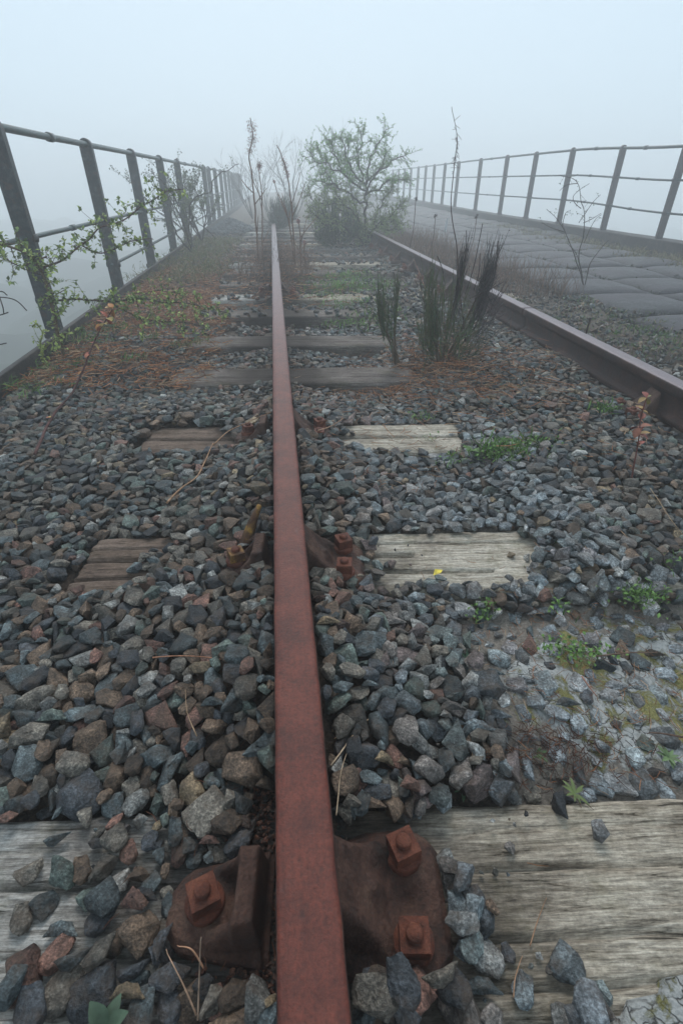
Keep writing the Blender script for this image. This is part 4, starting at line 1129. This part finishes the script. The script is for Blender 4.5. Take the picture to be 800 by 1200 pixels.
# shrubs along the left railing, in the mist
shrub('thorny_shrub', 'thin bushy shrub with sparse leaves growing up through the fifth left post', (-1.12, 9.0, -.15), 1.05, .9, [(.10,.13,.06), (.13,.15,.06)], .030, .55, 4, .012, n0=5, ncl=3, trunk=.3)
shrub('thorny_shrub', 'tall spindly shrub rising above the left handrail in the mist', (-1.15, 8.2, -.15), 1.25, .55, [(.09,.11,.06), (.11,.12,.06)], .024, .5, 4, .010, n0=3, ncl=2, trunk=.36)
bs = MB(); bl = MB(); b_ = Vector((-1.1, 7.6, -.14))
for c in ([b_, P(222, 240, 7.6), P(245, 225, 7.5), P(256, 205, 7.4), P(280, 192, 7.2)], [b_, P(214, 260, 7.3), P(192, 215, 7.0), P(175, 208, 6.8)], [b_, P(205, 270, 7.3), P(200, 240, 7.2), P(193, 222, 7.2)], [b_, P(225, 255, 7.6), P(240, 268, 7.5), P(250, 275, 7.4)]):
    stem_with_leaves(bs, bl, c, .010, .003, [(.11,.14,.06), (.14,.17,.07)], .026, .05, 3, .03, BARK, .7, 2, .1)
finish_plant('thorny_shrub', 'arching leafy branches between the third and fifth left railing posts', 'shrub', b_, bs, bl)
# far bare saplings
for (x, y, h, lab, s) in ((-.55, 15.5, 2.0, 'faint bare birch sapling in the mist left of the rail', .8), (.55, 15, 2.2, 'faint bare tree in the mist right of the rail, behind the bush', .9), (-.2, 19, 2.4, 'palest bare tree at the vanishing point of the rails', .9),
                          (1.3, 13.2, 2.0, 'bare grey branches rising behind the left side of the misty bush', .8), (2.0, 17, 1.3, 'low tangled scrub behind the misty bush', 1.1)):
    shrub('bare_tree', lab, (x, y, -.2), h, s, None, 0, 0, 4, .013, n0=4, ncl=0, cat='tree', trunk=.28, ang=.5)
# sapling right of the right rail
bs = MB(); bl = MB(); b_ = G(684, 338, -.15); Yq = b_.y
for c in ([b_, P(678,300,Yq), P(684,270,Yq), P(682,240,Yq), P(674,212,Yq), P(656,205,Yq)], [b_, P(676,310,Yq), P(668,288,Yq), P(655,262,Yq), P(640,245,Yq)], [b_, P(690,312,Yq), P(705,290,Yq), P(712,282,Yq)], [b_, P(680,318,Yq), P(676,300,Yq), P(664,285,Yq)],
          [P(678,262,Yq), P(692,240,Yq), P(703,228,Yq)], [P(680,245,Yq), P(672,230,Yq), P(690,215,Yq)], [P(683,285,Yq), P(695,260,Yq), P(704,252,Yq)], [P(660,272,Yq), P(650,268,Yq), P(634,262,Yq)], [P(658,266,Yq), P(662,250,Yq), P(668,246,Yq)], [P(683,262,Yq), P(696,255,Yq), P(704,250,Yq)], [P(676,215,Yq), P(664,216,Yq), P(655,224,Yq)]):
    k = .005 if c[0] == b_ else .003
    stem_with_leaves(bs, bl, c, k, .0015, [(.10,.14,.07), (.13,.16,.08)], .016, .055, 2, .012, (.065,.045,.042), .7, 4, .35 if c[0] == b_ else .2)
finish_plant('sapling', 'slender sapling with tiny leaves at the edge of the deck plates', 'sapling', b_, bs, bl)
# dry seed heads beyond the rail
for (x, y, yb, lab) in ((558, 232+22, 0, 'dark round seed head nearest the broom, behind right rail'), (487, 233, 0, 'small dark seed head above the misty deck plates'), (510, 253, 0, 'dark seed head on a thin stem, middle of three')):
    top_ = P(x, y, 6.4); b_ = Vector((top_.x-.1, 6.3, -.18)); bs = MB(); bl = MB(); bs.tube(curve_pts([b_, b_.lerp(top_, .5)+Vector((.03,0,0)), top_], 5), .004, 4, (.10,.06,.05))
    for _ in range(30): bl.leaf(top_+rdir(0)*.012, rdir(0), .022, .012, (.045,.03,.028))
    finish_plant('dry_seed_head', lab, 'seed head', b_, bs, bl, 'dry seed heads behind the right rail')

# small rosettes and herbs, each a thing
def rosette(label, p, n, L, col, up=.5, wd=.22, name='rosette_weed'):
    t = thing(name, label, 'weed', p, 'small green weeds in the ballast')
    for k in range(n):
        a = 2*pi*k/n + rnd.uniform(-.3, .3); e = up*rnd.uniform(.5, 1.4); d = Vector((cos(a), sin(a), e)).normalized(); l = L*rnd.uniform(.7, 1.15)
        s = d.cross(Vector((0,0,1))).normalized(); nn = s.cross(d); vs = [Vector((0,0,0))]; fs = [(0,2,1), (0,3,2)]
        for q in range(1, 6):
            u = q/5; ww = wd*l*(sin(pi*(u**.8)*.97)); c0 = d*l*u - Vector((0,0,1))*l*.25*u*u
            vs += [c0+s*ww+nn*ww*.3, c0, c0-s*ww+nn*ww*.3]
        for q in range(4): z = 1+3*q; fs += [(z, z+1, z+4, z+3), (z+1, z+2, z+5, z+4)]
        f = rnd.uniform(.8, 1.2); b = MB(); b.add(vs, fs, tuple(c*f for c in col)); b.build('leaf', M_PLANT, t, smooth=True)
rosette('grey-green broad-leaved weed at the very bottom left edge', G(125, 1206, -.15), 6, .042, (.075,.115,.07), .9, .24)
rosette('small star-shaped weed in the hollow above the nearest sleeper', G(543, 925, -.2), 9, .030, (.08,.14,.07), .5, .11)
rosette('little weed right of the star-shaped weed, in the damp hollow', G(583, 918, -.2), 8, .024, (.11,.17,.10), .5, .13)
rosette('yellowish weed on the far edge of the nearest sleeper', G(673, 930, -.185), 9, .026, (.10,.13,.04), .5, .11)
rosette('green tuft on the pale mortar at the right edge', G(783, 888, -.2), 9, .026, (.10,.15,.06), .5, .14)
rosette('small pale weed beside stones left of the trodden hollow', G(547, 772, -.19), 8, .024, (.10,.16,.09), .5, .13)
rosette('weed growing between stones beside the dark red stone', G(628, 885, -.2), 7, .022, (.09,.15,.06), .5, .15)
rosette('weed by the third sleeper, left of the grass patch', G(552, 530, -.145), 9, .045, (.10,.17,.05), .7, .18)

# grass and clover: patches nobody could count
gb = MB()
def tuft(p, n, L, cols, sp):
    for _ in range(n):
        q = Vector(p) + Vector((rnd.gauss(0, sp), rnd.gauss(0, sp*.7), 0)); d = rdir(.9, .6)
        if d.z < 0: d.z = -d.z
        l = L*rnd.uniform(.5, 1.2); c = rnd.choice(cols); f = rnd.uniform(.7, 1.3); c = tuple(a*f for a in c)
        s = d.cross(Vector((rnd.random(), rnd.random(), .2))).normalized()*l*.05
        m = q + d*l*.55; e = q + d*l + Vector((d.x, d.y, -.4))*l*.3
        gb.add([q-s, q+s, m+s*.8, m-s*.8, e], [(0,1,2,3), (3,2,4)], c)
def clover(p, n, L, cols, sp):
    for _ in range(n):
        q = Vector(p)+Vector((rnd.gauss(0, sp), rnd.gauss(0, sp*.6), rnd.uniform(.004, .02))); c = rnd.choice(cols); f = rnd.uniform(.7, 1.3)
        gb.leaf(q, rdir(.4), L*rnd.uniform(.7, 1.3), L*.7, tuple(a*f for a in c))
GR = [(.10,.19,.04), (.14,.24,.06), (.08,.14,.035)]; PAL = [(.25,.24,.10), (.30,.25,.13)]
for (x, y, n, L, sp, z) in [(590,528,170,.045,.055,-.135), (615,522,110,.04,.05,-.135), (575,535,60,.035,.04,-.14), (640,520,50,.035,.04,-.135), (708,482,80,.05,.03,-.13), (530,540,24,.03,.03,-.15), (645,535,40,.03,.06,-.14), (710,490,20,.03,.04,-.15), (492,490,30,.03,.03,-.17), (598,460,40,.04,.05,-.16), (640,490,30,.03,.05,-.16),
              (750,695,60,.024,.03,-.15), (760,700,40,.024,.03,-.15), (790,660,30,.024,.03,-.15), (655,715,20,.02,.02,-.19), (660,650,20,.02,.04,-.18), (620,600,16,.02,.02,-.18), (505,515,14,.02,.02,-.17), (570,715,18,.02,.015,-.19), (560,725,18,.02,.015,-.19), (680,765,16,.02,.015,-.2), (650,764,20,.018,.02,-.2)]:
    tuft(G(x, y, z), n, L, GR, sp)
    clover(G(x, y, z), n//2, .012, GR, sp)
for (x, y, n, sp) in [(655,762,60,.028), (690,768,70,.03), (740,700,60,.03), (565,712,40,.02), (750,705,40,.04)]: clover(G(x, y, -.195), n, .010, GR, sp)
for _ in range(60):      # green along sleepers 6 to 8, right strip, left verge
    tuft((rnd.uniform(.25, 1.1), rnd.choice([3.6, 4.2, 4.85, 5.0, 5.6])+rnd.gauss(0,.14), -.165), 26, .05, [(.13,.26,.05), (.18,.30,.07)], .09)
for _ in range(60): tuft((rnd.uniform(1.75, 2.7), rnd.uniform(2.5, 4.2), -.16), 14, .035, GR+PAL, .07)
for _ in range(16): tuft((rnd.uniform(1.9, 2.5), rnd.gauss(2.9, .22), -.16), 16, .035, GR, .04)
for _ in range(160): tuft((rnd.uniform(-1.3, -.65), rnd.uniform(5.3, 9.5), -.15), 30, .07, [(.11,.14,.05), (.20,.19,.09), (.24,.18,.10)], .10)
for _ in range(90): tuft((2.4425+.755*rnd.randrange(0, 3)+rnd.gauss(0,.03), rnd.uniform(3.3, 8), -.175), 8, .03, [(.10,.13,.05), (.14,.12,.06)], .03)
for _ in range(60): tuft((rnd.uniform(-1.3, -1.0), rnd.uniform(2.3, 3.6), -.155), 12, .045, GR, .04)
for (x, y, n) in [(190,330,10), (175,395,30), (215,405,24), (90,400,24), (60,435,20), (95,425,18), (70,330,20), (150,420,20), (235,400,16)]: tuft(G(x, y, -.15), n*2, .05, GR+PAL, .04)
for _ in range(90): tuft((rnd.uniform(4.3, 4.98), rnd.uniform(4.5, 12), -.17), 40, .09, [(.22,.17,.10), (.26,.21,.12), (.14,.14,.07)], .10)
gb.build('grass', M_PLANT, kind='stuff', label='short green and pale grass growing between stones and along the edges', category='grass')

# dry litter: needles, straw, brown stems
lb = MB()
def straw(p, L, cols, r=.0009, zs=.012):
    a = rnd.uniform(0, 2*pi); d = Vector((cos(a), sin(a), rnd.gauss(0, .15))); c = rnd.choice(cols); f = rnd.uniform(.6, 1.35)
    p = Vector(p)+Vector((0,0,rnd.uniform(0,zs))); l = L*rnd.uniform(.4, 1.3); n_ = Vector((-d.y, d.x, 0))*l*rnd.uniform(-.15,.15)
    lb.tube([p, p+d*l*.5+n_, p+d*l], [r, r, r*.6], 3, tuple(k*f for k in c), cap=False)
DRY = [(.36,.16,.075), (.28,.11,.05), (.40,.25,.15), (.18,.08,.045)]
for _ in range(7500):
    x = rnd.uniform(-1.28, -.35); y = rnd.uniform(2.4, 6.5)
    if fbm(x*2.2, y*1.6, 4) > -.05 or rnd.random() < .3: straw((x, y, float(level(x, y))+.006), .07, DRY, .0022, .03)
for _ in range(1500): x = .75+rnd.gauss(0,.26); y = 2.45+rnd.gauss(0,.28); straw((x, y, float(level(x, y))+.004), .07, DRY, .0013, .03)
for _ in range(500): x = rnd.uniform(.1, 1.4); y = rnd.uniform(1.3, 2.4); straw((x, y, float(level(x, y))+.01), .04, DRY, .0009, .01)
for _ in range(1000): x = rnd.gauss(0, .28); y = rnd.uniform(4.0, 9); straw((x, y, -.17), .10, DRY, .0022, .06)
for _ in range(500): x = rnd.gauss(.60, .16); y = rnd.gauss(.62, .16); straw((x, y, float(level(x, y))-.006), .025, DRY, .0006, .006)
for _ in range(350): x = rnd.gauss(.42, .07); y = rnd.gauss(.45, .03); straw((x, y, float(level(x, y))-.01), .022, [(.12,.05,.03), (.07,.04,.03)], .0007, .008)
for _ in range(300): x = rnd.gauss(-.08, .06); y = rnd.uniform(.1, .9); straw((x, y, -.165), .02, [(.12,.05,.03)], .0006, .02)
for _ in range(2600):     # standing dead grass beyond the right rail and along the left rail
    x, y = (rnd.uniform(1.6, 2.5), rnd.uniform(4.2, 9.5)) if rnd.random() < .75 else (rnd.gauss(0,.22), rnd.uniform(5, 7.5))
    p = Vector((x, y, -.18)); h = rnd.uniform(.06, .26); d = Vector((rnd.gauss(0,.25), rnd.gauss(0,.2), 1)); c = rnd.choice([(.17,.10,.07), (.22,.14,.10), (.12,.08,.06)])
    lb.tube([p, p+d*h*.5, p+d*h+Vector((d.x,d.y,0))*h*.3], [.0022, .0018, .001], 3, c, cap=False)
lb.build('dry_litter', M_BARK, kind='stuff', label='rusty brown dead stems, needles and straw strewn over the stones', category='litter')

# single twigs and straws
def twig(label, pts, r, col, name='twig', g='loose twigs and straws on the ballast'):
    b = MB(); p = curve_pts(pts, 6, .0035, rnd.random()*9); m = len(p); b.tube(p, [r*(1-.6*i/(m-1)) for i in range(m)], 5, col)
    o = b.build(name, M_BARK, smooth=True); rebase(o, pts[0]); tag(o, label, 'twig', g)
TW = (.34,.20,.12)
twig('bent tan twig lying on stones above the left end of second sleeper', [G(196,590,-.13), G(212,572,-.12), G(232,556,-.12), G(246,528,-.12), G(250,519,-.12)], .0035, TW)
twig('thin twig crossing from third sleeper towards the left rail chair', [G(250,521,-.11), G(268,505,-.10), G(290,495,-.09), G(318,483,-.06)], .0025, TW)
twig('long straw leaning from stones to the right side of the red rail', [G(386,896,-.10), G(425,850,-.12), G(455,825,-.13), G(480,800,-.15)], .0013, (.45,.33,.22), 'straw')
twig('thin straw hanging down close beside the red rail', [G(393,955,-.10), G(398,910,-.10), G(408,880,-.11)], .0010, (.45,.33,.22), 'straw')
twig('reddish curved straw left of the rail, on stones in mid foreground', [G(178,771,-.12), G(215,768,-.11), G(250,770,-.11), G(298,780,-.11)], .0014, (.36,.17,.10), 'straw')
twig('upright pale straw nearest the one-nut side of the chair', [G(232,1195,-.13), G(233,1150,-.10), G(236,1098,-.06)], .0012, (.40,.27,.19), 'straw')
twig('leaning pale straw crossing the upright one at the bottom', [G(232,1190,-.13), G(215,1150,-.11), G(195,1112,-.10)], .0012, (.38,.24,.16), 'straw')
twig('short hooked straw right of the chair nut at the bottom', [G(238,1135,-.11), G(225,1112,-.09), G(208,1108,-.10)], .0012, (.38,.20,.12), 'straw')
twig('thin curved straw standing in stones below second sleeper', [G(232,862,-.12), G(220,835,-.11), G(217,808,-.10)], .0011, (.36,.24,.15), 'straw')
twig('dark twig lying across the pale mortar at right', [G(800,863,-.185), G(775,860,-.185), G(758,860,-.185)], .002, (.12,.07,.05))
twig('long thin twig across the stones above the mortar', [G(698,770,-.18), G(735,764,-.17), G(770,764,-.17)], .002, (.14,.09,.065))
twig('pinkish twig pointing at the mortar patch', [G(681,793,-.18), G(690,806,-.18), G(698,816,-.18)], .002, (.30,.16,.12))
twig('orange stick lying in front of the broom, pointing right', [G(630,442,-.13), G(665,450,-.13), G(712,466,-.13)], .003, (.24,.12,.07))
twig('slanting straw among dark stones at the right edge', [G(762,572,-.13), G(780,600,-.13), G(800,628,-.13)], .0013, (.34,.24,.15), 'straw')
twig('forked twig between second sleeper right end and right edge', [G(720,615,-.14), G(735,630,-.13), G(742,640,-.14)], .0015, (.28,.18,.11))
twig('thin brown needle lying on the nearest sleeper at right', [G(622,1110,-.176), G(630,1080,-.176), G(640,1052,-.176)], .0009, (.30,.17,.10), 'straw')
twig('needle standing on the nearest sleeper by the stones', [G(602,1168,-.17), G(604,1145,-.165), G(612,1120,-.17)], .0009, (.30,.17,.10), 'straw')
twig('light twig on the right-hand foot of the third chair', [G(372,505,-.10), G(386,500,-.09), G(402,490,-.09)], .0025, (.40,.24,.16))
twig('pair of dead stems leaning over the far length of right rail', [P(506,360,3.6), P(495,330,3.7), P(485,305,3.8)], .0035, (.36,.2,.14))

# fallen yellow leaf, upright metal pin, pale stake
b = MB(); b.leaf((0,0,.004), (.8,.5,.15), .034, .020, (.62,.48,.05), Vector((.1,.1,1))); o = b.build('fallen_leaf', M_PLANT, smooth=True); o.location = G(507, 676, -.170)
tag(o, 'yellow fallen leaf on the second sleeper, beside a grey stone', 'leaf')
b = MB(); p = G(687, 388, -.12); b.tube([(0,0,-.1), (0,0,.03), (.002,0,.07)], [.006, .006, .007], 8); b.tube([(0,0,.065), (.003,0,.078)], [.009, .008], 8); o = b.build('iron_pin', M_RAILSIDE, smooth=True); o.location = p; tag(o, 'short rusty iron pin standing up behind the right rail', 'pin')
b = MB(); b.tube([(0,0,-.05), (.01,0,.12), (.02,0,.22)], [.022, .02, .012], 6, (.5,.52,.53)); o = b.build('stake', M_PLANT); o.location = G(521, 272, -.15); tag(o, 'short pale stake leaning at the near edge of the misty deck plates', 'stake')
# lichened iron spike: broken key standing at the second chair
b = MB(); a0 = G(284, 655, -.17); pts = [a0, P(287, 640, a0.y+.02), P(296, 612, a0.y+.03), P(304, 592, a0.y+.04)]
b.tube(pts, [.020, .018, .012, .006], 7); o = b.build('iron_spike', M_LICHEN, smooth=True); rebase(o, a0); tag(o, 'pointed iron spike with yellow lichen at the left side of second chair', 'spike')

# ------------------------------------------------------------------ the mist
hb = MB(); hb.box(-70, 74, -30, 104, -13.5, 2.9)
hz = hb.build('haze', bpy.data.materials.new('mist'), kind='stuff')
m = hz.data.materials[0]; m.use_nodes = True; n = m.node_tree; n.nodes.clear()
vol = n.nodes.new('ShaderNodeVolumePrincipled'); vol.inputs['Color'].default_value = (.965, .985, .995, 1); vol.inputs['Density'].default_value = FOG; vol.inputs['Anisotropy'].default_value = .45
mo = n.nodes.new('ShaderNodeOutputMaterial'); n.links.new(vol.outputs[0], mo.inputs['Volume'])
hz['label'] = 'thick pale mist over the whole viaduct'
print('TRIS', sum(len(o.data.polygons) for o in sc.objects if o.type == 'MESH'))
